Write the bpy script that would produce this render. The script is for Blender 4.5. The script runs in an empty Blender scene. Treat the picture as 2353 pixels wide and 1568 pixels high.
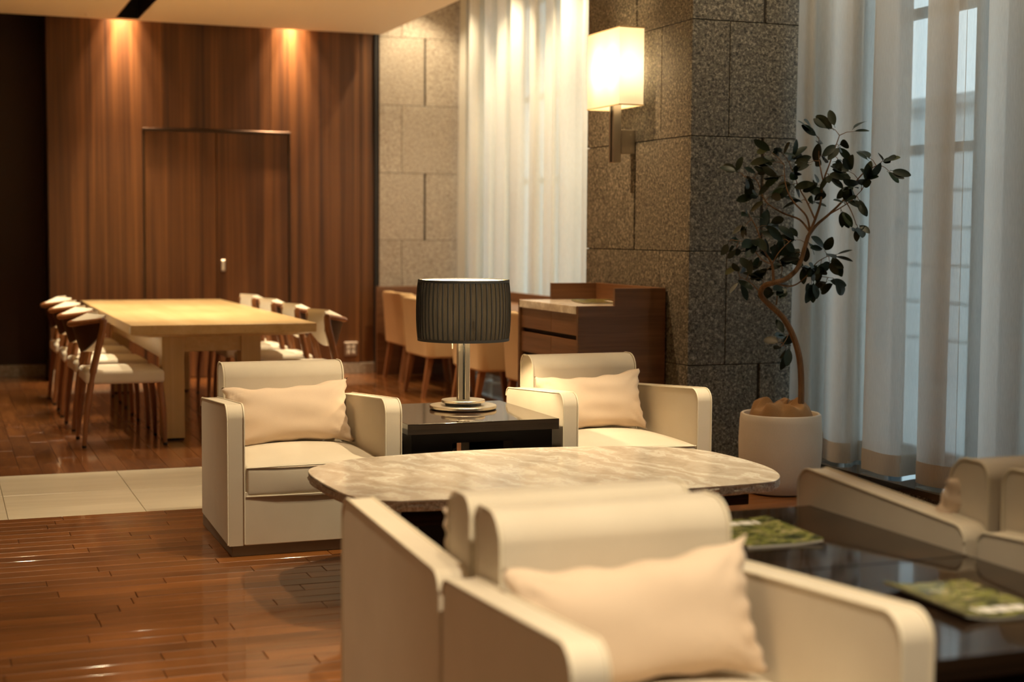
import bpy, bmesh, math, random
from mathutils import Vector, Matrix, Euler

random.seed(7)
S = bpy.context.scene
COL = S.collection
R = math.radians

# ------------------------------------------------------------------ camera
F_PX, CAM_H = 3429.1, 1.28
yaw, pit, rol = R(20.984), R(4.1165), R(-0.387)
fw = Vector((math.sin(yaw)*math.cos(pit), math.cos(yaw)*math.cos(pit), -math.sin(pit)))
rt = Vector((math.cos(yaw), -math.sin(yaw), 0))
dn = fw.cross(rt)
rt2 = rt*math.cos(rol) + dn*math.sin(rol)
dn2 = -rt*math.sin(rol) + dn*math.cos(rol)
cam_d = bpy.data.cameras.new('camera'); cam = bpy.data.objects.new('camera', cam_d); COL.objects.link(cam)
up = -dn2; bk = -fw
cam.matrix_world = Matrix(((rt2.x, up.x, bk.x, 0), (rt2.y, up.y, bk.y, 0), (rt2.z, up.z, bk.z, CAM_H), (0, 0, 0, 1)))
cam_d.sensor_width = 36.0; cam_d.lens = F_PX*36/2353
cam_d.clip_start = 0.05; cam_d.clip_end = 200
cam_d.dof.use_dof = True; cam_d.dof.focus_distance = 6.35; cam_d.dof.aperture_fstop = 1.9
S.camera = cam

# ------------------------------------------------------------------ world, exposure
w = bpy.data.worlds.new('overcast_sky'); S.world = w; w.use_nodes = True
bg = w.node_tree.nodes['Background']; bg.inputs[0].default_value = (0.70, 0.86, 0.93, 1); bg.inputs[1].default_value = 2.4
S.view_settings.view_transform = 'Standard'; S.view_settings.look = 'None'
S.view_settings.gamma = 1; S.view_settings.use_curve_mapping = False
S.view_settings.exposure = 0.64

WARM = (1.0, 0.78, 0.48); WARM2 = (1.0, 0.81, 0.53); FILL = (1.0, 0.66, 0.35)

# ------------------------------------------------------------------ node helpers
def mat(name):
    m = bpy.data.materials.new(name); m.use_nodes = True
    nt = m.node_tree; b = nt.nodes['Principled BSDF']
    return m, nt, b
def N(nt, t, **kw):
    n = nt.nodes.new(t)
    for k, v in kw.items():
        if k in n.inputs: n.inputs[k].default_value = v
        else: setattr(n, k, v)
    return n
def L(nt, a, b): nt.links.new(a, b)
def ramp(nt, fac, stops, interp='LINEAR'):
    r = nt.nodes.new('ShaderNodeValToRGB'); r.color_ramp.interpolation = interp
    el = r.color_ramp.elements
    while len(el) < len(stops): el.new(0.5)
    for e, (p, c) in zip(el, stops):
        e.position = p; e.color = (c[0], c[1], c[2], 1)
    L(nt, fac, r.inputs[0]); return r.outputs[0]
def coords(nt, scale=(1, 1, 1), rnd=True, rot=(0, 0, 0)):
    tc = nt.nodes.new('ShaderNodeTexCoord'); mp = nt.nodes.new('ShaderNodeMapping')
    mp.inputs['Scale'].default_value = scale; mp.inputs['Rotation'].default_value = rot
    L(nt, tc.outputs['Object'], mp.inputs[0])
    if not rnd: return mp.outputs[0]
    oi = nt.nodes.new('ShaderNodeObjectInfo'); mu = N(nt, 'ShaderNodeMath', operation='MULTIPLY'); mu.inputs[1].default_value = 37.0
    L(nt, oi.outputs['Random'], mu.inputs[0])
    ad = N(nt, 'ShaderNodeVectorMath', operation='ADD'); L(nt, mp.outputs[0], ad.inputs[0]); L(nt, mu.outputs[0], ad.inputs[1])
    return ad.outputs[0]
def noise(nt, vec, scale, detail=4, rough=0.5, dist=0.0):
    n = N(nt, 'ShaderNodeTexNoise', Scale=scale, Detail=detail, Roughness=rough, Distortion=dist); L(nt, vec, n.inputs['Vector']); return n.outputs['Fac']
def bump(nt, h, bsdf, strength=0.2, dist=0.01):
    b = N(nt, 'ShaderNodeBump', Strength=strength, Distance=dist); L(nt, h, b.inputs['Height']); L(nt, b.outputs[0], bsdf.inputs['Normal'])

def plain(name, c, rough=0.5, metal=0.0, coat=0.0, spec=0.5):
    m, nt, b = mat(name); b.inputs['Base Color'].default_value = (*c, 1); b.inputs['Roughness'].default_value = rough
    b.inputs['Metallic'].default_value = metal; b.inputs['Coat Weight'].default_value = coat; b.inputs['Specular IOR Level'].default_value = spec
    return m
def emis(name, c, s):
    m, nt, b = mat(name); b.inputs['Base Color'].default_value = (*c, 1); b.inputs['Emission Color'].default_value = (*c, 1); b.inputs['Emission Strength'].default_value = s
    return m

def wood(name, c_dark, c_mid, c_light, axis, freq=14, along=0.6, rough=0.35, coat=0.0, coat_r=0.08, var=0.25, bmp=0.05):
    m, nt, b = mat(name)
    sc = [freq, freq, freq]; sc[axis] = along
    v = coords(nt, tuple(sc))
    n1 = noise(nt, v, 1.0, 3, 0.55, 0.6)
    sc2 = [freq*6, freq*6, freq*6]; sc2[axis] = along*3
    v2 = coords(nt, tuple(sc2)); n2 = noise(nt, v2, 1.0, 2, 0.6)
    mx = N(nt, 'ShaderNodeMix', data_type='FLOAT'); mx.inputs[0].default_value = 0.35
    L(nt, n1, mx.inputs[2]); L(nt, n2, mx.inputs[3])
    c = ramp(nt, mx.outputs[0], [(0.30, c_dark), (0.5, c_mid), (0.70, c_light)])
    oi = nt.nodes.new('ShaderNodeObjectInfo'); mr = N(nt, 'ShaderNodeMapRange'); mr.inputs['To Min'].default_value = 1-var; mr.inputs['To Max'].default_value = 1+var
    L(nt, oi.outputs['Random'], mr.inputs[0])
    hs = N(nt, 'ShaderNodeHueSaturation'); L(nt, mr.outputs[0], hs.inputs['Value']); L(nt, c, hs.inputs['Color'])
    L(nt, hs.outputs[0], b.inputs['Base Color'])
    b.inputs['Roughness'].default_value = rough; b.inputs['Coat Weight'].default_value = coat; b.inputs['Coat Roughness'].default_value = coat_r
    if bmp: bump(nt, mx.outputs[0], b, bmp, 0.004)
    return m

def fabric(name, c, c2, scale=900, sheen=0.15, wr=0.0):
    m, nt, b = mat(name); v = coords(nt)
    n = noise(nt, v, scale, 2); n2 = noise(nt, v, 6, 3)
    mx = N(nt, 'ShaderNodeMix', data_type='FLOAT'); mx.inputs[0].default_value = 0.5; L(nt, n, mx.inputs[2]); L(nt, n2, mx.inputs[3])
    L(nt, ramp(nt, mx.outputs[0], [(0.35, c2), (0.65, c)]), b.inputs['Base Color'])
    b.inputs['Roughness'].default_value = 0.75; b.inputs['Sheen Weight'].default_value = sheen; b.inputs['Specular IOR Level'].default_value = 0.2
    bump(nt, mx.outputs[0] if wr else n, b, 0.15 if not wr else wr, 0.002 if not wr else 0.02)
    return m

def granite(name, dk, md, lt, tint_scale=1.0):
    m, nt, b = mat(name); v = coords(nt)
    n1 = noise(nt, v, 68, 2, 0.6, 0.6); n2 = noise(nt, v, 170, 2, 0.6); n3 = noise(nt, v, 1.5, 2)
    mx = N(nt, 'ShaderNodeMix', data_type='FLOAT'); mx.inputs[0].default_value = 0.4; L(nt, n1, mx.inputs[2]); L(nt, n2, mx.inputs[3])
    c = ramp(nt, mx.outputs[0], [(0.40, dk), (0.48, md), (0.53, md), (0.62, lt)])
    hs = N(nt, 'ShaderNodeHueSaturation'); mr = N(nt, 'ShaderNodeMapRange'); mr.inputs['To Min'].default_value = 0.85; mr.inputs['To Max'].default_value = 1.15
    L(nt, n3, mr.inputs[0]); L(nt, mr.outputs[0], hs.inputs['Value']); L(nt, c, hs.inputs['Color']); L(nt, hs.outputs[0], b.inputs['Base Color'])
    b.inputs['Roughness'].default_value = 0.6; bump(nt, mx.outputs[0], b, 0.35, 0.004)
    return m

def marble(name, dk, md, lt, scale=1.0):
    m, nt, b = mat(name); v = coords(nt, (1.0*scale, 0.62*scale, 1.0*scale), rnd=False, rot=(0, 0, R(-28)))
    nz = N(nt, 'ShaderNodeTexNoise', Scale=4.2, Detail=4.0, Roughness=0.55); L(nt, v, nz.inputs['Vector'])
    ad = N(nt, 'ShaderNodeVectorMath', operation='MULTIPLY_ADD'); ad.inputs[1].default_value = (0.62, 0.62, 0.62); L(nt, nz.outputs['Color'], ad.inputs[0]); L(nt, v, ad.inputs[2])
    wv = N(nt, 'ShaderNodeTexWave', Scale=2.3, Distortion=1.5, Detail=3.0); wv.inputs['Detail Scale'].default_value = 2.5; wv.bands_direction = 'X'
    L(nt, ad.outputs[0], wv.inputs['Vector'])
    n2 = noise(nt, ad.outputs[0], 5.0, 5, 0.6, 0.5); n3 = noise(nt, v, 30, 4, 0.6, 0.8)
    mx = N(nt, 'ShaderNodeMix', data_type='FLOAT'); mx.inputs[0].default_value = 0.6; L(nt, wv.outputs['Fac'], mx.inputs[2]); L(nt, n2, mx.inputs[3])
    m3 = N(nt, 'ShaderNodeMix', data_type='FLOAT'); m3.inputs[0].default_value = 0.25; L(nt, mx.outputs[0], m3.inputs[2]); L(nt, n3, m3.inputs[3])
    L(nt, ramp(nt, m3.outputs[0], [(0.28, dk), (0.44, md), (0.56, md), (0.63, lt), (0.70, md)]), b.inputs['Base Color'])
    b.inputs['Roughness'].default_value = 0.26; b.inputs['Coat Weight'].default_value = 0.2
    return m

def sheer(name, c, transp=0.12, transl=0.5):
    m, nt, b = mat(name); nt.nodes.remove(b); out = nt.nodes['Material Output']
    v = coords(nt, (300, 300, 25)); n = noise(nt, v, 1, 2)
    col = ramp(nt, n, [(0.3, tuple(x*0.9 for x in c)), (0.7, c)])
    d = nt.nodes.new('ShaderNodeBsdfDiffuse'); t = nt.nodes.new('ShaderNodeBsdfTranslucent'); tr = nt.nodes.new('ShaderNodeBsdfTransparent')
    L(nt, col, d.inputs[0]); L(nt, col, t.inputs[0])
    m1 = nt.nodes.new('ShaderNodeMixShader'); m1.inputs[0].default_value = transl; L(nt, d.outputs[0], m1.inputs[1]); L(nt, t.outputs[0], m1.inputs[2])
    m2 = nt.nodes.new('ShaderNodeMixShader'); m2.inputs[0].default_value = transp; L(nt, m1.outputs[0], m2.inputs[1]); L(nt, tr.outputs[0], m2.inputs[2])
    L(nt, m2.outputs[0], out.inputs[0]); return m

M = {}
M['fabric'] = fabric('cream_upholstery', (0.66, 0.58, 0.455), (0.60, 0.52, 0.40))
M['pillow'] = fabric('peach_linen', (0.71, 0.555, 0.41), (0.64, 0.49, 0.355), 700)
M['piping'] = plain('cream_piping', (0.70, 0.62, 0.47), 0.7)
M['plinth'] = plain('plinth_grey', (0.24, 0.21, 0.17), 0.4, 0.2)
M['wall_wood'] = wood('walnut_wall', (0.033, 0.011, 0.003), (0.108, 0.040, 0.010), (0.225, 0.092, 0.026), 2, 13, 0.22, 0.45, 0.05, 0.3, 0.08, 0.02)
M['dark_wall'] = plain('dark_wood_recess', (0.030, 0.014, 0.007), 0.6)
M['black_gap'] = plain('shadow_gap', (0.012, 0.009, 0.007), 0.7)
M['floor_x'] = wood('floor_plank_lounge', (0.105, 0.034, 0.0065), (0.175, 0.060, 0.012), (0.245, 0.088, 0.019), 0, 20, 2.0, 0.38, 0.5, 0.06, 0.22, 0.0)
M['floor_y'] = wood('floor_plank_dining', (0.105, 0.034, 0.007), (0.175, 0.060, 0.013), (0.250, 0.090, 0.021), 1, 20, 2.0, 0.34, 1.0, 0.05, 0.18, 0.0)
M['grout'] = plain('floor_joint', (0.035, 0.015, 0.006), 0.5)
M['tile'] = wood('limestone_tile', (0.60, 0.53, 0.40), (0.68, 0.61, 0.47), (0.75, 0.68, 0.54), 0, 9, 0.8, 0.32, 0.2, 0.15, 0.04, 0.0)
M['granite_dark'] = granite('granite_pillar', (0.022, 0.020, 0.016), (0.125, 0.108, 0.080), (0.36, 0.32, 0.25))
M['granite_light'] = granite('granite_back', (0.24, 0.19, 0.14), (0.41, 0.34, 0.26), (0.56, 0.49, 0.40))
M['joint'] = plain('stone_joint', (0.030, 0.024, 0.018), 0.8)
M['base_stone'] = granite('baseboard_stone', (0.20, 0.16, 0.11), (0.34, 0.28, 0.21), (0.45, 0.38, 0.30))
M['base_dark'] = plain('baseboard_dark', (0.05, 0.045, 0.035), 0.4)
M['ceil'] = plain('ceiling_paint', (0.82, 0.68, 0.48), 0.8)
M['plaster'] = plain('plaster_wall', (0.55, 0.45, 0.33), 0.8)
M['black'] = plain('black_metal', (0.010, 0.010, 0.010), 0.4, 0.2)
M['bronze'] = plain('bronze_frame', (0.07, 0.045, 0.03), 0.35, 0.7)
M['nickel'] = plain('brushed_nickel', (0.66, 0.60, 0.50), 0.30, 1.0)
M['steel'] = plain('satin_steel', (0.55, 0.50, 0.42), 0.38, 1.0)
M['oak'] = wood('pale_oak', (0.55, 0.36, 0.15), (0.64, 0.44, 0.20), (0.72, 0.52, 0.26), 1, 10, 0.5, 0.32, 0.25, 0.15, 0.04, 0.01)
M['oak_z'] = wood('pale_oak_leg', (0.55, 0.36, 0.15), (0.62, 0.42, 0.19), (0.70, 0.50, 0.25), 2, 12, 0.5, 0.38, 0.1, 0.2, 0.04, 0.01)
M['teak'] = wood('teak_chair', (0.17, 0.062, 0.020), (0.27, 0.105, 0.036), (0.36, 0.15, 0.055), 2, 22, 2.0, 0.35, 0.2, 0.2, 0.08, 0.01)
M['shell'] = plain('dark_shell_veneer', (0.055, 0.022, 0.009), 0.4)
M['seat_cream'] = fabric('dining_cream', (0.80, 0.72, 0.58), (0.74, 0.66, 0.52))
M['tan'] = fabric('tan_leather', (0.55, 0.36, 0.175), (0.50, 0.32, 0.15), 300, 0.05)
M['legwood'] = wood('tub_leg_wood', (0.16, 0.06, 0.022), (0.24, 0.095, 0.036), (0.32, 0.13, 0.05), 2, 20, 2.0, 0.4, 0, 0.2, 0.05, 0.0)
M['console'] = wood('console_veneer', (0.10, 0.043, 0.018), (0.155, 0.070, 0.030), (0.21, 0.100, 0.045), 0, 30, 1.2, 0.4, 0.1, 0.25, 0.06, 0.01)
M['console_y'] = wood('console_veneer_side', (0.13, 0.056, 0.023), (0.19, 0.086, 0.036), (0.25, 0.120, 0.052), 1, 26, 1.2, 0.4, 0.1, 0.25, 0.06, 0.01)
M['macassar'] = wood('macassar_ebony', (0.008, 0.005, 0.003), (0.018, 0.010, 0.006), (0.040, 0.022, 0.011), 0, 30, 0.5, 0.07, 0.0, 0.05, 0.05, 0.0); M['macassar'].node_tree.nodes['Principled BSDF'].inputs['Specular IOR Level'].default_value = 0.28
M['ebony'] = plain('ebony_black', (0.009, 0.006, 0.004), 0.5, 0, 0, 0.2)
M['marble'] = marble('travertine_marble', (0.42, 0.345, 0.265), (0.55, 0.47, 0.375), (0.70, 0.64, 0.54))
M['marble_rough'] = granite('rough_marble_edge', (0.26, 0.21, 0.15), (0.42, 0.35, 0.27), (0.58, 0.52, 0.43))
M['leaf'] = plain('ficus_leaf', (0.007, 0.016, 0.006), 0.42, 0, 0.0, 0.3)
M['leaf2'] = plain('ficus_leaf_young', (0.022, 0.040, 0.010), 0.42, 0, 0.0, 0.3)
M['trunk'] = wood('ficus_bark', (0.10, 0.050, 0.020), (0.17, 0.085, 0.034), (0.23, 0.125, 0.055), 2, 40, 10, 0.8, 0, 0.2, 0.02, 0.3)
M['pot'] = fabric('pale_ceramic', (0.72, 0.65, 0.55), (0.66, 0.59, 0.49), 250, 0.0)
M['burlap'] = fabric('brown_burlap', (0.36, 0.20, 0.085), (0.26, 0.14, 0.055), 500, 0.1)
M['curtain_w'] = sheer('white_sheer', (0.88, 0.84, 0.75), 0.06, 0.33)
M['curtain_g'] = sheer('grey_sheer', (0.80, 0.78, 0.74), 0.20, 0.50)
M['hem'] = sheer('curtain_hem', (0.62, 0.54, 0.44), 0.03, 0.25)
M['white_plastic'] = plain('white_plastic', (0.75, 0.70, 0.60), 0.4)
M['ledge'] = plain('black_ledge_stone', (0.016, 0.016, 0.016), 0.10, 0, 0.5)
M['frame_dark'] = plain('window_frame_dark', (0.035, 0.042, 0.045), 0.4, 0.4)
M['facade'] = plain('outside_facade', (0.62, 0.66, 0.68), 0.8)
M['facade2'] = plain('outside_facade_dark', (0.40, 0.45, 0.47), 0.8)
M['paper'] = plain('paper_edge', (0.62, 0.58, 0.50), 0.6)
M['lamp_disc'] = emis('lamp_disc', (1.0, 0.78, 0.5), 6)
M['bulb'] = emis('bulb_glow', (1.0, 0.84, 0.58), 5)
def glass_mat():
    m, nt, b = mat('window_glass'); nt.nodes.remove(b); out = nt.nodes['Material Output']
    t = nt.nodes.new('ShaderNodeBsdfTransparent'); t.inputs[0].default_value = (0.93, 0.96, 0.96, 1); g = nt.nodes.new('ShaderNodeBsdfGlossy'); g.inputs['Roughness'].default_value = 0.02
    mx = nt.nodes.new('ShaderNodeMixShader'); mx.inputs[0].default_value = 0.06; L(nt, t.outputs[0], mx.inputs[1]); L(nt, g.outputs[0], mx.inputs[2]); L(nt, mx.outputs[0], out.inputs[0]); return m
M['glass'] = glass_mat()
def shade_mat(name, c, transl, transp=0.0, c2=None):
    m, nt, b = mat(name); nt.nodes.remove(b); out = nt.nodes['Material Output']
    d = nt.nodes.new('ShaderNodeBsdfDiffuse'); t = nt.nodes.new('ShaderNodeBsdfTranslucent'); d.inputs[0].default_value = (*c, 1); t.inputs[0].default_value = (*(c2 or c), 1)
    mx = nt.nodes.new('ShaderNodeMixShader'); mx.inputs[0].default_value = transl; L(nt, d.outputs[0], mx.inputs[1]); L(nt, t.outputs[0], mx.inputs[2])
    tr = nt.nodes.new('ShaderNodeBsdfTransparent'); m2 = nt.nodes.new('ShaderNodeMixShader'); m2.inputs[0].default_value = transp
    L(nt, mx.outputs[0], m2.inputs[1]); L(nt, tr.outputs[0], m2.inputs[2]); L(nt, m2.outputs[0], out.inputs[0]); return m
M['shade_black'] = shade_mat('black_pleated_shade', (0.008, 0.007, 0.005), 0.6, 0.012, (0.019, 0.014, 0.009))
M['shade_trim'] = plain('black_shade_trim', (0.010, 0.009, 0.008), 0.7)
M['shade_lining'] = shade_mat('white_lining', (0.85, 0.80, 0.70), 0.12)
M['shade_white'] = shade_mat('white_pleated_shade', (0.84, 0.80, 0.72), 0.36)

def cover_mat(name, seed, title):
    m, nt, b = mat(name); v = coords(nt, (1, 1, 1), rnd=False)
    ad = N(nt, 'ShaderNodeVectorMath', operation='ADD'); ad.inputs[1].default_value = (seed, seed*0.7, 0); L(nt, v, ad.inputs[0])
    st = N(nt, 'ShaderNodeMapping'); st.inputs['Scale'].default_value = (1, 2.4, 1); L(nt, ad.outputs[0], st.inputs[0])
    n = noise(nt, st.outputs[0], 22, 4, 0.6, 0.8)
    c = ramp(nt, n, [(0.40, (0.006, 0.010, 0.004)), (0.46, (0.06, 0.075, 0.012)), (0.51, (0.34, 0.34, 0.07)), (0.55, (0.10, 0.12, 0.02)), (0.62, (0.46, 0.38, 0.18))])
    L(nt, c, b.inputs['Base Color']); b.inputs['Roughness'].default_value = 0.22; b.inputs['Coat Weight'].default_value = 0.3
    return m
M['cover_a'] = cover_mat('magazine_cover_a', 1.3, 0); M['cover_b'] = cover_mat('magazine_cover_b', 4.1, 0)
M['rim'] = plain('shade_rim', (0.80, 0.62, 0.36), 0.6)
M['print_white'] = plain('white_print', (0.74, 0.70, 0.64), 0.4)

# ------------------------------------------------------------------ mesh helpers
def mesh_from(bm, name, smooth=35):
    bmesh.ops.recalc_face_normals(bm, faces=bm.faces[:])
    me = bpy.data.meshes.new(name); bm.to_mesh(me); bm.free()
    if smooth:
        me.shade_smooth(); me.set_sharp_from_angle(angle=R(smooth))
    return me
def obj(name, bm, m, parent=None, smooth=35, loc=None):
    me = mesh_from(bm, name, smooth); me.materials.append(M[m] if isinstance(m, str) else m)
    o = bpy.data.objects.new(name, me); COL.objects.link(o)
    if parent: o.parent = parent
    if loc: o.location = loc
    if 0 < smooth < 100:
        wn = o.modifiers.new('weighted_normal', 'WEIGHTED_NORMAL'); wn.keep_sharp = True; wn.weight = 100
    return o
def inst(name, me, parent=None, loc=(0, 0, 0), rot=(0, 0, 0), scale=(1, 1, 1)):
    o = bpy.data.objects.new(name, me); COL.objects.link(o); o.location = loc; o.rotation_euler = rot; o.scale = scale
    if parent: o.parent = parent
    return o
def tag(o, label, cat, group=None, kind=None):
    o['label'] = label
    if cat: o['category'] = cat
    if group: o['group'] = group
    if kind: o['kind'] = kind
    return o
def thing(name, label, cat, loc=(0, 0, 0), rz=0, group=None, kind=None):
    o = bpy.data.objects.new(name, None); COL.objects.link(o); o.location = loc; o.rotation_euler = (0, 0, rz); o.empty_display_size = 0.1
    return tag(o, label, cat, group, kind)
def dup(root, loc, rz, label):
    def cp(o, par):
        c = o.copy(); COL.objects.link(c); c.parent = par
        for k in o.children: cp(k, c)
        return c
    r = cp(root, None); r.location = loc; r.rotation_euler = (0, 0, rz); r['label'] = label
    return r
def nb(): return bmesh.new()
def box(bm, x0, x1, y0, y1, z0, z1, bev=0.0, seg=2):
    t = bmesh.new(); vs = [t.verts.new((x, y, z)) for x in (x0, x1) for y in (y0, y1) for z in (z0, z1)]
    for f in ((0, 1, 3, 2), (4, 6, 7, 5), (0, 4, 5, 1), (2, 3, 7, 6), (0, 2, 6, 4), (1, 5, 7, 3)): t.faces.new([vs[i] for i in f])
    bmesh.ops.recalc_face_normals(t, faces=t.faces[:])
    if bev: bmesh.ops.bevel(t, geom=t.edges[:], offset=bev, segments=seg, affect='EDGES', profile=0.5)
    me = bpy.data.meshes.new('t'); t.to_mesh(me); t.free(); bm.from_mesh(me); bpy.data.meshes.remove(me); return bm
def prism(bm, pts, axis, a0, a1, bev=0.0, seg=2):
    """polygon pts in the other two axes (cyclic order), extruded along axis"""
    t = bmesh.new()
    def P(u, v, a):
        return {0: (a, u, v), 1: (u, a, v), 2: (u, v, a)}[axis]
    A = [t.verts.new(P(u, v, a0)) for u, v in pts]; B = [t.verts.new(P(u, v, a1)) for u, v in pts]; n = len(pts)
    fa = t.faces.new(A); fb = t.faces.new(list(reversed(B)))
    for i in range(n): t.faces.new((A[i], B[i], B[(i+1) % n], A[(i+1) % n]))
    bmesh.ops.recalc_face_normals(t, faces=t.faces[:])
    if bev:
        ed = set(fa.edges[:]) | set(fb.edges[:])
        bmesh.ops.bevel(t, geom=list(ed), offset=bev, segments=seg, affect='EDGES', profile=0.5)
    me = bpy.data.meshes.new('t'); t.to_mesh(me); t.free(); bm.from_mesh(me); bpy.data.meshes.remove(me); return bm
def lathe(bm, prof, n=32, c=(0, 0), flute=0.0, nf=0):
    rings = []
    for r, z in prof:
        ring = []
        for i in range(n):
            a = 2*math.pi*i/n; rr = r + (flute*math.cos(nf*a) if flute else 0)
            ring.append(bm.verts.new((c[0]+rr*math.cos(a), c[1]+rr*math.sin(a), z)))
        rings.append(ring)
    for A, B in zip(rings, rings[1:]):
        for i in range(n): bm.faces.new((A[i], A[(i+1) % n], B[(i+1) % n], B[i]))
    return rings
def cap(bm, ring): bm.faces.new(ring)
def lathe_solid(bm, prof, n=32, c=(0, 0)):
    r = lathe(bm, prof, n, c); cap(bm, r[0]); cap(bm, r[-1]); return bm
def tube(bm, pts, rad, n=8, caps=True, flat=None):
    pts = [Vector(p) for p in pts]; k = len(pts)
    rads = rad if isinstance(rad, (list, tuple)) else [rad]*k
    prev = None; rings = []
    for i, p in enumerate(pts):
        d = (pts[min(i+1, k-1)] - pts[max(i-1, 0)]).normalized()
        if prev is None:
            ref = Vector((0, 0, 1)) if abs(d.z) < 0.9 else Vector((1, 0, 0))
            u = d.cross(ref).normalized()
        else:
            u = (prev - d*prev.dot(d)).normalized()
        prev = u; v = d.cross(u)
        ring = []
        for j in range(n):
            a = 2*math.pi*j/n; fu = flat if flat else 1.0
            ring.append(bm.verts.new(p + u*(rads[i]*math.cos(a)) + v*(rads[i]*fu*math.sin(a))))
        rings.append(ring)
    for A, B in zip(rings, rings[1:]):
        for j in range(n): bm.faces.new((A[j], A[(j+1) % n], B[(j+1) % n], B[j]))
    if caps: bm.faces.new(rings[0]); bm.faces.new(list(reversed(rings[-1])))
    return bm
def spline(pts, n=6):
    P = [Vector(p) for p in pts]; out = []
    for i in range(len(P)-1):
        p0 = P[max(i-1, 0)]; p1 = P[i]; p2 = P[i+1]; p3 = P[min(i+2, len(P)-1)]
        for k in range(n):
            t = k/n
            out.append(0.5*((2*p1) + (p2-p0)*t + (2*p0-5*p1+4*p2-p3)*t*t + (3*p1-p0-3*p2+p3)*t**3))
    out.append(P[-1]); return out
def arc(cx, cy, r, a0, a1, n): return [(cx+r*math.cos(R(a0+(a1-a0)*i/n)), cy+r*math.sin(R(a0+(a1-a0)*i/n))) for i in range(n+1)]
def rbox(bm, x0, x1, y0, y1, z0, z1, r, crown=0.0, puff=0.0, n=8):
    """soft cushion block: rounded edges, top crowned, front face puffed"""
    def ax(a, b):
        L_ = b-a; base = [0, r*0.12, r*0.35, r*0.65, r]; k = n
        mid = [r+(L_-2*r)*i/k for i in range(1, k)]
        return [a+t for t in base] + [a+t for t in mid] + [b-t for t in reversed(base)]
    X, Y, Z = ax(x0, x1), ax(y0, y1), ax(z0, z1); d = {}
    def V(x, y, z):
        k = (round(x, 6), round(y, 6), round(z, 6))
        if k in d: return d[k]
        c = Vector((min(max(x, x0+r), x1-r), min(max(y, y0+r), y1-r), min(max(z, z0+r), z1-r))); p = Vector((x, y, z)); q = p-c
        if q.length > 1e-9: p = c + q.normalized()*r
        u = (2*x-x0-x1)/(x1-x0); v = (2*y-y0-y1)/(y1-y0); h = (z-z0)/(z1-z0); g = 2*h-1
        p.z += crown*max(0.0, 1-u*u)**0.7*max(0.0, 1-v*v)**0.7*max(0.0, g)**0.6
        if v < 0: p.y -= puff*(1-u*u)*(1-g*g)*(-v)
        d[k] = bm.verts.new(p); return d[k]
    for G in ((X, Y, 'z'), (X, Z, 'y'), (Y, Z, 'x')):
        for i in range(len(G[0])-1):
            for j in range(len(G[1])-1):
                a0, a1, b0, b1 = G[0][i], G[0][i+1], G[1][j], G[1][j+1]
                for s in (0, 1):
                    if G[2] == 'z': q = [(a, b, (z0, z1)[s]) for a, b in ((a0, b0), (a1, b0), (a1, b1), (a0, b1))]
                    elif G[2] == 'y': q = [(a, (y0, y1)[s], b) for a, b in ((a0, b0), (a1, b0), (a1, b1), (a0, b1))]
                    else: q = [((x0, x1)[s], a, b) for a, b in ((a0, b0), (a1, b0), (a1, b1), (a0, b1))]
                    bm.faces.new([V(*p) for p in q])
    return bm

# ------------------------------------------------------------------ light helpers
def spot(name, loc, target, watt, angle, blend=0.6, color=WARM, size=0.03, parent=None):
    l = bpy.data.lights.new(name, 'SPOT'); l.energy = watt; l.color = color; l.spot_size = R(angle); l.spot_blend = blend; l.shadow_soft_size = size
    o = bpy.data.objects.new(name, l); COL.objects.link(o); o.location = loc
    o.rotation_euler = (Vector(target)-Vector(loc)).to_track_quat('-Z', 'Y').to_euler()
    if parent: o.parent = parent
    return o
def point(name, loc, watt, color=WARM, size=0.04, parent=None):
    l = bpy.data.lights.new(name, 'POINT'); l.energy = watt; l.color = color; l.shadow_soft_size = size
    o = bpy.data.objects.new(name, l); COL.objects.link(o); o.location = loc
    if parent: o.parent = parent
    return o

# ================================================================== SETTING
YB = 13.136          # wood wall plane
ZC = 3.042           # lowered ceiling
XR = 3.715           # edge of lowered ceiling = pillar's left face
PX0, PY0, PY1 = 3.71, 7.06, 8.41
XW = 4.86            # window wall

# ---- floors
def plank_meshes(widths_lengths, along, m):
    out = {}
    for L_ in widths_lengths:
        bm = nb(); wd = WP/2 - 0.0009
        if along == 0: box(bm, -L_/2+0.0008, L_/2-0.0008, -wd, wd, -0.012, 0, 0.0028, 5)
        else: box(bm, -wd, wd, -L_/2+0.0008, L_/2-0.0008, -0.012, 0, 0.0024, 4)
        me = mesh_from(bm, 'plank', 0); me.materials.append(M[m]); out[L_] = me
    return out
LENS = [0.45, 0.6, 0.75, 0.9]
# lounge floor: boards run along X
bm = nb(); box(bm, -4.2, 4.9, -3.6, 6.905, -0.10, -0.0065)
fl = obj('floor_lounge', bm, 'grout'); tag(fl, 'glossy reddish brown plank floor of the lounge, boards running crosswise', 'floor', kind='structure')
WP = 0.0905
pm = plank_meshes(LENS, 0, 'floor_x')
rest = []
row = 0; y = 6.905 - WP/2
while y > -3.5:
    x = -4.2 - random.random()*0.8
    while x < 4.9:
        L_ = random.choice(LENS); c = x+L_/2
        if y > 2.9 and -0.7 < c < 1.75: inst('plank', pm[L_], fl, (c, y, random.uniform(-0.0004, 0.0004)), (random.uniform(-0.004, 0.004), 0, 0))
        else: rest.append((c, y, L_))
        x += L_
    y -= WP
bm = nb()
for c, y, L_ in rest:
    x0, x1 = max(c-L_/2, -4.2)+0.0008, min(c+L_/2, 4.9)-0.0008
    if x1 > x0: box(bm, x0, x1, y-WP/2+0.0009, y+WP/2-0.0009, -0.012, 0)
o = obj('planks', bm, 'floor_x', fl, 0); o['kind'] = 'stuff'
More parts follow.
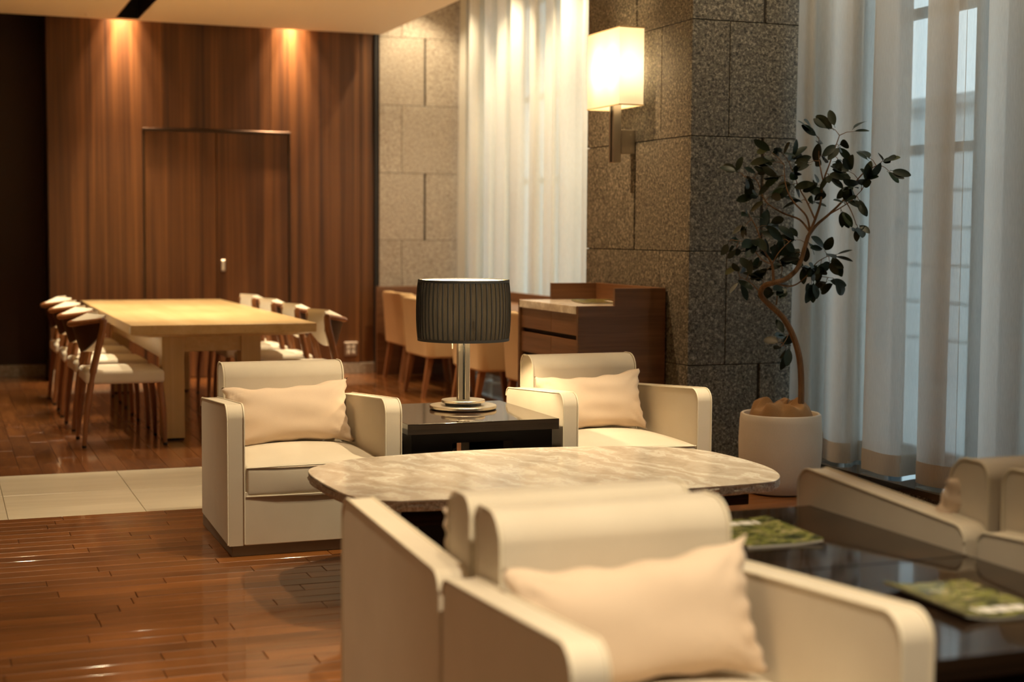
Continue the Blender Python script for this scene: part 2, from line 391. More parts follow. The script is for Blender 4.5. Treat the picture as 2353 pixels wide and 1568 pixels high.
# dining floor: boards run along Y
bm = nb(); box(bm, -4.2, 4.9, 8.140, 14.2, -0.10, -0.0065)
fd = obj('floor_dining', bm, 'grout'); tag(fd, 'reddish brown plank floor under the dining table, boards running lengthwise', 'floor', kind='structure')
WP = 0.109
pm2 = plank_meshes(LENS, 1, 'floor_y'); rest = []; cnt = 0
x = -4.2
while x < 4.9:
    y = 8.140 - random.random()*0.6; first = True
    while y < 14.2:
        L_ = random.choice(LENS)
        y0 = max(y, 8.140); y1 = min(y+L_, 14.2); cx = x+WP/2
        if 0.05 < cx < 4.25 and y >= 8.140 and y+L_ < 13.1 and cnt < 295:
            inst('plank', pm2[L_], fd, (cx, y+L_/2, random.uniform(-0.0003, 0.0003)), (0, random.uniform(-0.003, 0.003), 0)); cnt += 1
        elif y1 > y0+0.01: rest.append((cx, y0, y1))
        y += L_
    x += WP
bm = nb()
for cx, y0, y1 in rest: box(bm, cx-WP/2+0.0009, cx+WP/2-0.0009, y0+0.0008, y1-0.0008, -0.012, 0)
o = obj('planks', bm, 'floor_y', fd, 0); o['kind'] = 'stuff'
# tiled walkway
bm = nb(); box(bm, -4.2, 4.9, 6.905, 8.140, -0.10, -0.005)
ft = obj('floor_walkway', bm, plain('tile_grout', (0.20, 0.16, 0.10), 0.8)); tag(ft, 'strip of pale limestone floor tiles between the two plank floors', 'floor', kind='structure')
bm = nb(); box(bm, -0.2985, 0.2985, -0.307, 0.307, -0.012, 0.0, 0.0012, 1); tm = mesh_from(bm, 'tile'); tm.materials.append(M['tile'])
for k in range(-7, 7):
    for yy in (7.2135, 7.8315):
        cx = 0.262+0.3+0.6*k
        inst('tile', tm, ft, (cx, yy, 0.0005))

# ---- ceiling with light slot
SL = (1.395, 1.585, 10.55, 12.85)
bm = nb()
box(bm, -4.2, SL[0], -3.6, 12.975, ZC, 3.62); box(bm, SL[1], XR, -3.6, 12.975, ZC, 3.62)
box(bm, SL[0], SL[1], -3.6, SL[2], ZC, 3.62); box(bm, SL[0], SL[1], SL[3], 12.975, ZC, 3.62)
ce = obj('ceiling', bm, 'ceil', None, 0); tag(ce, 'warm beige lowered ceiling over the lounge and dining area', 'ceiling', kind='structure')
bm = nb(); box(bm, -4.3, 5.3, -3.7, 14.4, 3.62, 3.75); o = obj('ceiling_recess', bm, 'ceil', None, 0); tag(o, 'raised ceiling strip above the curtains', 'ceiling', kind='structure')

# ---- wood wall (panels) with door
wb = thing('wall_back', 'walnut veneered back wall behind the dining table', 'wall', kind='structure')
bm = nb(); box(bm, 0.865, 3.72, YB+0.02, YB+0.56, 0, 3.6); obj('backing', bm, 'black_gap', wb, 0)
def panel(x0, x1, z0, z1, name='panel', m='wall_wood', par=wb, g=0.002, y=YB):
    bm = nb(); box(bm, x0+g-(x0+x1)/2, x1-g-(x0+x1)/2, 0, 0.03, z0+g-(z0+z1)/2, z1-g-(z0+z1)/2, 0.001, 1)
    return obj(name, bm, m, par, 0, ((x0+x1)/2, y, (z0+z1)/2))
DX0, DX1, DZ = 1.655, 2.905, 2.145
panel(1.812, 2.749, 2.165, 3.6)
bm = nb(); prism(bm, [(0.867, 0.10), (DX0-0.016, 0.10), (DX0-0.016, 2.165), (1.810, 2.165), (1.810, 3.6), (0.867, 3.6)], 1, YB, YB+0.03); obj('panel', bm, 'wall_wood', wb, 0)
bm = nb(); prism(bm, [(3.560, 0.10), (DX1+0.016, 0.10), (DX1+0.016, 2.165), (2.751, 2.165), (2.751, 3.6), (3.560, 3.6)], 1, YB, YB+0.03); obj('panel', bm, 'wall_wood', wb, 0)
panel(3.566, 3.690, 0.10, 3.6, y=YB+0.012)
bm = nb(); box(bm, 0.868, DX0-0.02, YB-0.006, YB+0.03, 0, 0.098, 0.002, 1); box(bm, DX1+0.02, 3.70, YB-0.006, YB+0.03, 0, 0.098, 0.002, 1)
o = obj('baseboard_back', bm, 'base_stone'); tag(o, 'low stone baseboard under the walnut wall', 'baseboard', kind='structure')
# door
dr = thing('door_1', 'double walnut door flush in the back wall', 'door', (0, 0, 0), kind='structure')
mid = 2.268
for a, b_ in ((DX0, mid), (mid, DX1)):
    bm = nb(); box(bm, a+0.003-(a+b_)/2, b_-0.003-(a+b_)/2, 0.0, 0.03, -DZ/2+0.008, DZ/2-0.004, 0.0015, 1); obj('door_leaf', bm, 'wall_wood', dr, 0, ((a+b_)/2, YB+0.004, DZ/2))
bm = nb(); box(bm, DX0-0.016, DX1+0.016, YB-0.014, YB+0.03, DZ, DZ+0.018, 0.002, 1); box(bm, DX0-0.013, DX0, YB-0.004, YB+0.03, 0, DZ); box(bm, DX1, DX1+0.013, YB-0.004, YB+0.03, 0, DZ)
obj('door_frame', bm, 'bronze', dr, 0)
hd = nb(); box(hd, 2.302, 2.340, YB-0.006, YB+0.006, 0.935, 1.035, 0.002, 1); h = obj('handle', hd, 'nickel', dr, 0)
bm = nb(); box(bm, 2.310, 2.332, YB-0.008, YB-0.002, 0.945, 1.025, 0.002, 1); obj('recess_plate', bm, 'white_plastic', h, 0)
# outlet
ot = thing('wall_outlet', 'square metal outlet plate with two rows of sockets, low on the walnut wall', 'outlet', (3.471, YB, 0.225))
bm = nb(); box(bm, -0.058, 0.058, -0.012, 0.0, -0.062, 0.062, 0.004, 2); obj('plate', bm, 'steel', ot)
for dx in (-0.024, 0.022):
    for dz in (-0.024, 0.022):
        bm = nb(); box(bm, dx-0.016, dx+0.016, -0.016, -0.010, dz-0.018, dz+0.018, 0.005, 2); obj('socket', bm, 'white_plastic', ot)
bm = nb(); box(bm, -0.060, 0.060, -0.020, 0.0, 0.050, 0.066, 0.003, 2); obj('cover', bm, 'white_plastic', ot)

# ---- deeper dark recess at far left, remaining walls
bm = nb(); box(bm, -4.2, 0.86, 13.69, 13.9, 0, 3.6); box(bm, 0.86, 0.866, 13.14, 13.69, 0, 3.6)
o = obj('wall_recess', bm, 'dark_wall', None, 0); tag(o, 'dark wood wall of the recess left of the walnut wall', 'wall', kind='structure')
bm = nb(); box(bm, -4.2, 0.855, 13.672, 13.70, 0, 0.105, 0.002, 1); o = obj('baseboard_recess', bm, 'base_stone'); tag(o, 'stone baseboard in the dark recess at far left', 'baseboard', kind='structure')
bm = nb(); box(bm, -4.4, -4.2, -3.6, 14.2, 0, 3.62); o = obj('wall_left', bm, 'dark_wall', None, 0); tag(o, 'dark side wall outside the picture on the left', 'wall', kind='structure')
bm = nb(); box(bm, -4.4, 5.2, -3.8, -3.6, 0, 3.62); o = obj('wall_front', bm, 'plaster', None, 0); tag(o, 'plain wall behind the camera', 'wall', kind='structure')

# ---- stone walls: slabs with joints
def slab_wall(root, plane, at, u0, u1, rows, mname, depth=0.02, slot_w=0.018, thin=0.004, flip=1):
    """plane 'y': face at y=at (faces -y), u = x ; plane 'x': face at x=at (faces -x), u = y"""
    for z0, z1, joints in rows:
        cuts = [(u0, 0)] + joints + [(u1, 0)]
        for (a, ka), (b_, kb) in zip(cuts, cuts[1:]):
            ga = (slot_w if ka == 2 else thin)/2 if ka else 0; gb = (slot_w if kb == 2 else thin)/2 if kb else 0
            ua, ub = a+ga, b_-gb; c = (ua+ub)/2; hz = (z1-z0)/2-thin/2; zc = (z0+z1)/2
            bm = nb()
            if plane == 'y':
                box(bm, ua-c, ub-c, 0, depth, -hz, hz, 0.0015, 1); obj('slab', bm, mname, root, 0, (c, at, zc))
            else:
                box(bm, 0, depth, ua-c, ub-c, -hz, hz, 0.0015, 1); obj('slab', bm, mname, root, 0, (at, c, zc))
ws = thing('wall_stone', 'pale granite slab wall between the walnut wall and the white curtain', 'wall', kind='structure')
bm = nb(); box(bm, 3.72, 4.95, YB+0.0, YB+0.4, 0, 3.6); obj('backing', bm, 'joint', ws, 0)
YS = YB-0.02
zr = [0.105, 0.606, 1.215, 1.823, 2.434, 3.043, 3.60]
slab_wall(ws, 'y', YS, 3.735, 4.86, [(zr[i], zr[i+1], ([(3.945, 1)] if i % 2 else [(4.165, 2)])) if i != 0 else (zr[0], zr[1], [(4.165, 2)]) for i in range(6)][:6], 'granite_light')
bm = nb(); box(bm, 3.72, 4.86, YS-0.012, YS+0.02, 0, 0.10, 0.002, 1); o = obj('baseboard_stone', bm, 'base_dark'); tag(o, 'dark stone baseboard below the pale granite wall', 'baseboard', kind='structure')
bm = nb(); box(bm, 3.692, 3.722, YB-0.016, YB+0.03, 0, 3.6); o = obj('trim_1', bm, 'black_gap', None, 0); tag(o, 'dark shadow gap strip between walnut wall and granite wall', 'trim', kind='structure')
# pillar
wp = thing('wall_pillar', 'dark granite clad pillar behind the potted tree', 'wall', kind='structure')
bm = nb(); box(bm, PX0+0.012, XW, PY0+0.012, PY1-0.012, 0, 3.6); obj('core', bm, 'joint', wp, 0)
pz = [0.0, 0.584, 1.193, 1.802, 2.411, 3.02, 3.60]
YL = PY0+0.021
rowsL = []; rowsR = []
for i in range(6):
    if i % 2 == 0: rowsL.append((pz[i], pz[i+1], [(7.735, 2)])); rowsR.append((pz[i], pz[i+1], [(4.143, 2)]))
    else: rowsL.append((pz[i], pz[i+1], [(7.415, 1), (8.05, 1)])); rowsR.append((pz[i], pz[i+1], [(3.935, 1), (4.362, 1)]))
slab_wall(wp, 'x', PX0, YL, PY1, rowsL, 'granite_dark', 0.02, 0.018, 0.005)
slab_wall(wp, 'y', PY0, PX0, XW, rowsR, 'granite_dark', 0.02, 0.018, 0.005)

# ---- window wall on the right with windows, ledge
ww = thing('wall_right', 'window wall behind the curtains', 'wall', kind='structure')
wins = [(8.62, 9.95), (10.15, 11.45), (11.62, 12.9), (6.22, 7.02), (4.55, 5.62), (2.6, 4.2)]
bm = nb(); ys = sorted(wins); prev = -3.6
for a, b_ in ys:
    box(bm, XW, XW+0.2, prev, a, 0, 3.6); prev = b_
    box(bm, XW, XW+0.2, a, b_, 3.35, 3.6); box(bm, XW, XW+0.2, a, b_, 0, 0.09)
box(bm, XW, XW+0.2, prev, 14.2, 0, 3.6)
obj('wall_face', bm, 'frame_dark', ww, 0)
for i, (a, b_) in enumerate(wins):
    wn = thing('window_%d' % (i+1), 'tall dark framed window behind the curtain, number %d from the far end' % (i+1), 'window', kind='structure')
    wn['label'] = ['tall window beside the granite pillar behind the white curtain', 'tall window in the middle of the white curtain', 'tall window next to the pale granite wall', 'tall bright window behind the potted tree and grey curtain', 'tall window behind the curtain at the right picture edge', 'tall window beyond the right picture edge'][i]
    bm = nb()
    for yy in (a, b_-0.05): box(bm, XW+0.05, XW+0.13, yy, yy+0.05, 0.09, 3.35)
    for zz in (0.09, 1.72, 2.45, 3.30): box(bm, XW+0.06, XW+0.12, a, b_, zz, zz+0.05)
    obj('window_frame', bm, 'frame_dark', wn, 0)
    for z0, z1 in ((0.14, 1.72), (1.77, 2.45), (2.50, 3.30)):
        bm = nb(); box(bm, XW+0.086, XW+0.094, a+0.05, b_-0.05, z0, z1); obj('pane', bm, 'glass', wn, 0)
LX, LZ = 4.245, 0.10
bm = nb(); box(bm, LX+0.015, XW, -3.6, PY0, 0, LZ-0.03); o = obj('wall_sill', bm, 'granite_dark', None, 0); tag(o, 'low granite upstand under the window ledge', 'wall', kind='structure')
bm = nb(); box(bm, LX, XW, -3.6, PY0-0.002, LZ-0.03, LZ, 0.003, 2); o = obj('trim_2', bm, 'ledge'); tag(o, 'polished black stone window ledge below the grey curtain', 'ledge', kind='structure')
# outside building
ob = thing('outside_building', 'pale building outside the window seen dimly through the sheer curtain', 'building', (9.5, 9.0, 0))
bm = nb(); box(bm, 0.03, 0.6, -9, 9, -1, 2.6); obj('wall', bm, 'facade2', ob, 0)
for k in range(9):
    bm = nb(); box(bm, 0, 0.05, -9, 9, -0.9+k*0.38, -0.56+k*0.38, 0.01, 1); obj('cladding_band', bm, 'facade', ob, 0)
bm = nb(); box(bm, -0.05, 0.65, -9, 9, 2.6, 2.7); obj('coping', bm, 'facade2', ob, 0)
bm = nb(); box(bm, 5.1, 12, -6, 20, -0.3, -0.1); o = obj('ground_outside', bm, 'facade2', None, 0); tag(o, 'pale paving outside the windows', 'ground', kind='structure')

# ---- curtains
def curtain_mesh(y0, y1, period, amp, xc, z0, z1, omega, seed, flare=0.0, hang=0.0, nz=10, per=26, jit=0.25):
    rnd = random.Random(seed)
    k = max(1, int(round(abs(y1-y0)/period))); P = (y1-y0)/k
    amps = [amp*rnd.uniform(1-jit, 1+jit) for _ in range(k+2)]; offs = [P*rnd.uniform(-jit, jit)*0.35 for _ in range(k+2)]; om = [omega*rnd.uniform(0.5, 1.5) for _ in range(k+2)]
    ph = [rnd.uniform(0, 6.28) for _ in range(4)]
    T = k*per; rows = []
    for iz in range(nz+1):
        h = iz/nz; z = z0+(z1-z0)*h; row = []
        for i in range(T+1):
            t = i/per; c = int(t); f = t-c; a = 2*math.pi*t
            def lerp(A): return A[c]*(1-f)+A[min(c+1, len(A)-1)]*f
            A = lerp(amps)*(1-0.15*h) ; X = xc - A*math.cos(a) - 0.012*math.sin(2.7*a+ph[0]+1.2*h) - 0.006*math.sin(5.1*a+ph[1]-2*h) + hang*h
            Y = y0+P*t + lerp(offs)*math.sin(a/2) + lerp(om)*P*math.sin(2*a) + flare*(1-h)*math.sin(a+0.6)*P
            row.append((X, Y, z))
        rows.append(row)
    return rows
def curtain_obj(name, rows, m, parent, hem_rows=None):
    bm = nb(); V = [[bm.verts.new(p) for p in r] for r in rows]
    for A, B in zip(V, V[1:]):
        for i in range(len(A)-1): bm.faces.new((A[i], A[i+1], B[i+1], B[i]))
    return obj(name, bm, m, parent, 180)
def curtain(name, label, y0, y1, period, amp, xc, zb, zt, omega, seed, m, flare=0.0, per=26, jit=0.25, hemh=0.105):
    t = thing(name, label, 'curtain', (0, 0, 0))
    rows = curtain_mesh(y0, y1, period, amp, xc, zb, zt, omega, seed, flare, 0.0, 30, per, jit)
    curtain_obj('cloth', rows, m, t)
    h = hemh; r0, r1 = rows[0], rows[2]
    hem = []
    for q in range(3):
        f = q/2; zz = zb+h*f
        hem.append([(p[0]-0.003, p[1], zz-0.001) for p in r0])
    curtain_obj('hem', hem, 'hem', t)
    bm = nb(); box(bm, xc-0.02, xc+0.02, y0-0.02 if y0 < y1 else y1-0.02, max(y0, y1)+0.02, zt, zt+0.03); obj('rail', bm, 'white_plastic', t, 0)
    return t
curtain('sheer_curtain', 'white floor length sheer curtain between the pale granite wall and the pillar', 13.08, 8.45, 0.36, 0.075, 4.54, 0.02, 3.55, 0.10, 3, 'curtain_w', 0.0, 30)
curtain('sheer_curtain', 'grey sheer curtain with beige hem behind the potted tree', 7.03, 1.6, 0.42, 0.085, 4.40, 0.112, 3.55, 0.15, 11, 'curtain_g', 0.02, 36, 0.30)

# ================================================================== LIGHT FITTINGS (above the frame)
def downlight(x, y, watt, angle, blend=0.5, target=None, z=ZC, size=0.03, color=WARM, label='', vis=True):
    t = thing('recessed_downlight', label or 'small round recessed downlight in the beige ceiling', 'downlight', (x, y, z), group='recessed downlights above the frame')
    bm = nb(); r = lathe(bm, [(0.050, 0.0), (0.050, -0.004), (0.040, -0.004), (0.038, 0.0)], 24); obj('trim_ring', bm, 'black', t)
    bm = nb(); r = lathe(bm, [(0.036, -0.001), (0.001, -0.001)], 20); obj('lens', bm, 'lamp_disc', t)
    tg = target or (x, y, 0)
    spot('beam', (0, 0, -0.01), (tg[0]-x, tg[1]-y, tg[2]-z), watt, angle, blend, color, size, t)
    return t
DL = []
for (x, y, wt, an, bl, tg, cl, wh) in (
    (1.95, 5.10, 118, 47, 0.5, (1.45, 5.98, 0.4), WARM2, 'between the camera and the lamp armchair'),
    (2.85, 4.95, 235, 66, 0.4, (2.1, 5.12, 0.3), WARM2, 'above the right end of the marble table'),
    (3.05, 5.25, 42, 55, 0.7, (2.85, 5.95, 0.4), WARM2, 'in front of the armchair by the pillar'),
    (1.15, 1.15, 300, 44, 0.6, (1.32, 2.70, 0.55), (1.0, 0.84, 0.60), 'in front of the nearest armchair'),
    (1.60, 2.95, 55, 60, 0.6, (1.45, 2.85, 0.6), WARM2, 'above the back to back armchairs'),
    (2.85, 2.3, 14, 60, 0.7, (2.75, 2.9, 0.4), FILL, 'above the armchairs at the right edge'),
    (0.45, 7.4, 95, 75, 0.7, None, WARM2, 'above the tiled walkway'),
    (0.70, 3.55, 95, 42, 0.9, (0.80, 3.95, 0), WARM, 'added to brighten the plank floor left of the nearest armchairs'),  # unseen lamp, added to brighten the boards here
    (-0.9, 4.6, 50, 105, 0.8, None, FILL, 'added as fill over the open plank floor, outside the frame on the left'),  # wide fill lamp, added to lift the left sides of the armchairs
    (-0.8, 2.4, 90, 105, 0.8, None, FILL, 'added as fill left of the nearest armchair, outside the frame'),  # second added fill, for the outer arms of the near pair
    (-0.7, 7.0, 40, 100, 0.8, None, FILL, 'added as fill over the far left end of the walkway'),  # third added fill, weak and wide, off to the left
    (2.55, 7.9, 110, 70, 0.8, (3.71, 7.8, 1.3), FILL, 'added to brighten the pillar and console'),  # added lamp, warms and lightens the pillar's left face
):
    downlight(x, y, wt, an, bl, tg, color=cl, label='small round recessed downlight '+wh)
# row above the white curtain
for i, y in enumerate((12.70, 11.6, 10.4, 9.2)):
    downlight(4.03, y, (75, 140, 140, 140)[i], 100, 0.6, (4.10, y+0.12, 0), 3.615, 0.03, WARM2, 'small round downlight above the white curtain, %s' % ('nearest the granite wall', 'second from the granite wall', 'third from the granite wall', 'nearest the pillar')[i])
for i, y in enumerate((6.4, 5.0)):
    downlight(4.0, y, 34, 95, 0.6, (4.10, y, 0), 3.615, 0.03, WARM, 'small round downlight above the grey curtain, %s' % ('nearest the pillar', 'second from the pillar')[i])
# wall grazers in the slot above the walnut wall
for x in (1.48, 2.929):
    t = thing('wall_grazer', 'slim spotlight in the ceiling slot grazing the walnut wall, %s' % ('above the left scallop of light' if x < 2 else 'above the right scallop of light'), 'spotlight', (x, 13.058, 3.40), group='wall grazing spotlights')
    bm = nb(); lathe_solid(bm, [(0.02, 0.0), (0.028, 0.02), (0.028, 0.20)], 16); obj('housing', bm, 'black', t)
    spot('beam', (0, 0, -0.01), (0, 0.015, -1), 430, 34, 0.9, (1.0, 0.68, 0.40), 0.012, t); spot('halo_beam', (0, 0, -0.01), (0, 0.012, -1), 190, 62, 1.0, (1.0, 0.66, 0.38), 0.012, t)
# slot fitting with lamps over the dining table
t = thing('ceiling_light_slot', 'black recessed ceiling slot with spotlights above the dining table', 'ceiling light', (0, 0, 0))
bm = nb(); a, b_, c, d = SL
box(bm, a, a+0.006, c, d, ZC-0.002, ZC+0.16); box(bm, b_-0.006, b_, c, d, ZC-0.002, ZC+0.16); box(bm, a, b_, c, c+0.006, ZC-0.002, ZC+0.16); box(bm, a, b_, d-0.006, d, ZC-0.002, ZC+0.16); box(bm, a, b_, c, d, ZC+0.16, ZC+0.17)
obj('channel', bm, 'black', t, 0)
for i, y in enumerate((11.65, 11.15, 10.75)):
    bm = nb(); lathe_solid(bm, [(0.045, 0.02), (0.050, 0.03), (0.050, 0.13)], 20, (1.49, y)); s = obj('spot_head', bm, 'black' if i else 'steel', t)
    s.location.z = ZC; bm = nb(); lathe(bm, [(0.040, 0.019), (0.001, 0.019)], 20, (1.49, y)); obj('lens', bm, 'lamp_disc', s)
bm = nb(); lathe_solid(bm, [(0.002, -0.004), (0.014, 0.0), (0.014, 0.02)], 12, (1.592, 12.25)); s = obj('knob', bm, 'nickel', t); s.location.z = ZC
for y in (12.3, 11.65, 11.15, 10.75): spot('beam', (1.49, y, ZC+0.012), (1.50 if y > 11 else 1.5, y-0.15, 0), 105, 95, 0.8, WARM2, 0.025, t)
# further dining downlights nearer than the frame shows
for (x, y, tx) in ((2.35, 10.3, 2.35), (2.35, 9.4, 2.35), (0.95, 9.6, 0.85), (0.95, 10.6, 0.9), (2.35, 11.3, 2.35)):
    downlight(x, y, 120, 60, 0.4, (tx, y, 0), ZC, 0.025, WARM2, 'small round recessed downlight above the %s dining chairs, %s' % ('right' if x > 2 else 'left', 'nearer one' if y < 10 else 'farther one')) if y < 10.9 else None

# ================================================================== ARMCHAIRS
def arm_profile(d, zb, zback, zfront, r):
    # (y,z) ring, front at -d/2
    y0, y1 = -d/2, d/2-0.006
    sl = (zfront-zback)/d
    pts = [(y0, zb)] + [(p[0], p[1]) for p in arc(y0+r, zfront-r, r, 180, 92, 8)] + [(p[0], p[1]) for p in arc(y1-0.045, zback-0.04, 0.04, 85, 0, 6)] + [(y1, zb)]
    return pts
def make_armchair():
    t = thing('armchair', 'x', 'armchair', group='cream block armchairs')
    HW, DP = 0.354, 0.75
    prof = arm_profile(DP, 0.045, 0.560, 0.602, 0.055)
    for s in (-1, 1):
        bm = nb(); xi, xo = s*(HW-0.066), s*HW
        prism(bm, prof, 0, min(xi, xo), max(xi, xo), 0.007, 3)
        for v in bm.verts:
            k = (v.co.y+DP/2)/DP; v.co.x -= s*0.020*k
        a = obj('arm', bm, 'fabric', t, 50)
        for e in (xi, xo):
            bm = nb(); pts = []
            for (y, z) in prof:
                k = (y+DP/2)/DP; pts.append((e-s*0.020*k, y, z))
            pts[0] = (pts[0][0], pts[0][1], 0.05)
            tube(bm, pts[:-1], 0.0034, 6); obj('piping', bm, 'piping', a, 60)
    # back
    bp = [(0.185, 0.30), (0.206, 0.58)] + arc(0.276, 0.646, 0.068, 176, 96, 8) + arc(0.318, 0.672, 0.042, 84, 0, 6) + [(0.360, 0.30), (0.360, 0.10), (0.30, 0.10)]
    bm = nb(); prism(bm, bp, 0, -0.262, 0.262, 0.010, 3); bk_ = obj('backrest', bm, 'fabric', t, 50)
    for e in (-0.262, 0.262): bm = nb(); tube(bm, [(e, y, z) for y, z in bp[:-2]], 0.0036, 6); obj('piping', bm, 'piping', bk_, 60)
    # seat
    bm = nb(); rbox(bm, -0.284, 0.284, -0.378, 0.23, 0.236, 0.356, 0.016, 0.040, 0.006, 10); se = obj('seat_cushion', bm, 'fabric', t, 50)
    for z in (0.352, 0.239): bm = nb(); tube(bm, [(-0.281, -0.376, z), (-0.15, -0.381, z+ (0.003 if z > 0.3 else 0)), (0, -0.382, z+(0.004 if z > 0.3 else 0)), (0.15, -0.381, z+(0.003 if z > 0.3 else 0)), (0.281, -0.376, z)], 0.0036, 6); obj('piping', bm, 'piping', se, 60)
    bm = nb(); box(bm, -0.288, 0.288, -0.3765, 0.36, 0.045, 0.258, 0.004, 2); obj('seat_base', bm, 'fabric', t)
    bm = nb(); box(bm, -0.336, 0.336, -0.362, 0.335, 0.0, 0.047, 0.002, 1); obj('plinth', bm, 'plinth', t)
    return t
A0 = make_armchair()
YA = 5.80+0.375
A0.location = (1.390, YA, 0); A0['label'] = 'cream armchair left of the table lamp, facing the camera'
dup(A0, (2.815, YA, 0), 0, 'cream armchair right of the table lamp, beside the granite pillar')
YM = 2.955
dup(A0, (1.308, YM-0.380, 0), 0, 'cream armchair nearest the camera, seen from the front at bottom')
dup(A0, (1.314, YM+0.388, 0), math.pi, 'cream armchair facing away, back to back with the nearest armchair')
dup(A0, (2.702, YM+0.430, 0), math.pi, 'cream armchair facing away at right, beyond the dark table')
dup(A0, (2.702, YM-0.345, 0), 0, 'cream armchair cut off by the right picture edge')

# pillows
def pillow_mesh(seed, w=0.50, h=0.275, T=0.075):
    rnd = random.Random(seed); n, m_ = 44, 28; bm = nb()
    ph = [(rnd.uniform(0, 6.28), rnd.uniform(0.6, 1.4)) for _ in range(8)]
    def P(i, j, s):
        u = -1+2*i/n; v = -1+2*j/m_
        x = u*w/2*(1-0.055*(1-u*u)*0 - 0.085*max(0.0, 1-v*v)**1.2*abs(u)**5); z = v*h/2*(1-0.19*max(0.0, 1-u*u)**0.9*abs(v)**3)
        prof = max(0.0, (1-abs(u)**2.6))**0.62*max(0.0, (1-abs(v)**2.4))**0.62
        wr = 0.0
        # creases radiating from corners
        for cu, cv in ((-1, -1), (-1, 1), (1, -1), (1, 1)):
            du, dv = (u-cu)*w/2, (v-cv)*h/2; rr = math.hypot(du, dv); an = math.atan2(dv*1.4, du)
            wr += 0.008*math.exp(-(rr/0.085)**2)*math.sin(13*an+ph[0][0]+cu)*min(1, rr/0.03)
        wr += 0.0045*math.exp(-((abs(u)-0.93)/0.12)**2)*math.sin(v*17+ph[1][0]) + 0.0030*math.sin(v*9*ph[2][1]+u*2.0+ph[2][0])*math.sin(u*3+ph[3][0])
        y = s*(T*prof + wr*(prof > 0.02)*min(1, prof*2))
        x += 0.004*math.sin(v*19+ph[4][0])*abs(u)**8; z += 0.004*math.sin(u*13+ph[5][0])*abs(v)**8
        return (x, y, z)
    F = [[bm.verts.new(P(i, j, -1)) for j in range(m_+1)] for i in range(n+1)]
    B = [[F[i][j] if i in (0, n) or j in (0, m_) else bm.verts.new(P(i, j, 1)) for j in range(m_+1)] for i in range(n+1)]
    for i in range(n):
        for j in range(m_):
            bm.faces.new((F[i][j], F[i+1][j], F[i+1][j+1], F[i][j+1])); bm.faces.new((B[i][j], B[i][j+1], B[i+1][j+1], B[i+1][j]))
    return bm
def pillow(label, loc, rx, ry, rz, seed, **kw):
    o = obj('lumbar_pillow', pillow_mesh(seed, **kw), 'pillow', None, 180); o.location = loc; o.rotation_euler = Euler((R(rx), R(ry), R(rz)), 'XYZ')
    tag(o, label, 'pillow', 'lumbar pillows'); return o
pillow('peach lumbar pillow on the armchair left of the table lamp', (1.383, YA+0.098, 0.382+0.120), -16, -3.0, -2, 1, w=0.545, h=0.285)
pillow('peach lumbar pillow on the armchair by the granite pillar', (2.80, YA+0.098, 0.382+0.122), -16, -3.0, -4, 2, w=0.52, h=0.29)
pillow('peach lumbar pillow on the armchair nearest the camera', (1.295, YM-0.378+0.085, 0.382+0.122), -17, -4, -3, 3, w=0.535, h=0.285)
pillow('peach lumbar pillow half hidden on the armchair that faces the marble table', (1.31, YM+0.378-0.105, 0.515), 14, 2, 2, 4, w=0.52, h=0.285)
pillow('peach lumbar pillow peeking from the armchair at right that faces away', (2.64, YM+0.430-0.165, 0.51), 20, 5, 8, 5, w=0.52, h=0.285)

# ================================================================== DARK SIDE TABLES
def make_side_table():
    t = thing('side_table', 'x', 'side table', group='square dark wood side tables')
    bm = nb(); box(bm, -0.335, 0.335, -0.36, 0.36, 0.455, 0.50, 0.0025, 2); obj('table_top', bm, 'macassar', t)
    bm = nb(); box(bm, -0.312, 0.312, -0.335, 0.335, 0.412, 0.456); obj('apron', bm, 'ebony', t, 0)
    for sx in (-1, 1):
        for sy in (-1, 1):
            bm = nb(); x0, x1 = sorted((sx*0.312, sx*0.135)); y0, y1 = sorted((sy*0.335, sy*0.22)); box(bm, x0, x1, y0, y1, 0, 0.412, 0.0, 1); obj('leg', bm, 'ebony', t)
    return t
T0 = make_side_table(); T0.location = (2.105, 6.155, 0); T0['label'] = 'dark ebony side table under the table lamp'
T1 = dup(T0, (2.010, YM+0.374, 0), 0, 'dark polished side table right of the back to back armchairs, farther one')
T2 = dup(T0, (2.010, YM-0.352, 0), 0, 'dark polished side table in the right foreground, nearer one')
# power strip and cord below the lamp table
t = thing('power_outlet_post', 'metal outlet post with black plug under the lamp table', 'outlet post', (2.10, 6.25, 0))
bm = nb(); box(bm, -0.03, 0.03, -0.025, 0.025, 0, 0.40, 0.003, 1); obj('post', bm, 'steel', t)
bm = nb(); box(bm, -0.016, 0.020, -0.05, -0.02, 0.33, 0.39, 0.008, 2); obj('plug', bm, 'black', t)
bm = nb(); tube(bm, spline([(0.0, -0.05, 0.335), (-0.03, -0.06, 0.27), (-0.06, -0.03, 0.31), (-0.09, 0.0, 0.405)]), 0.004, 6); obj('cord', bm, 'black', t)

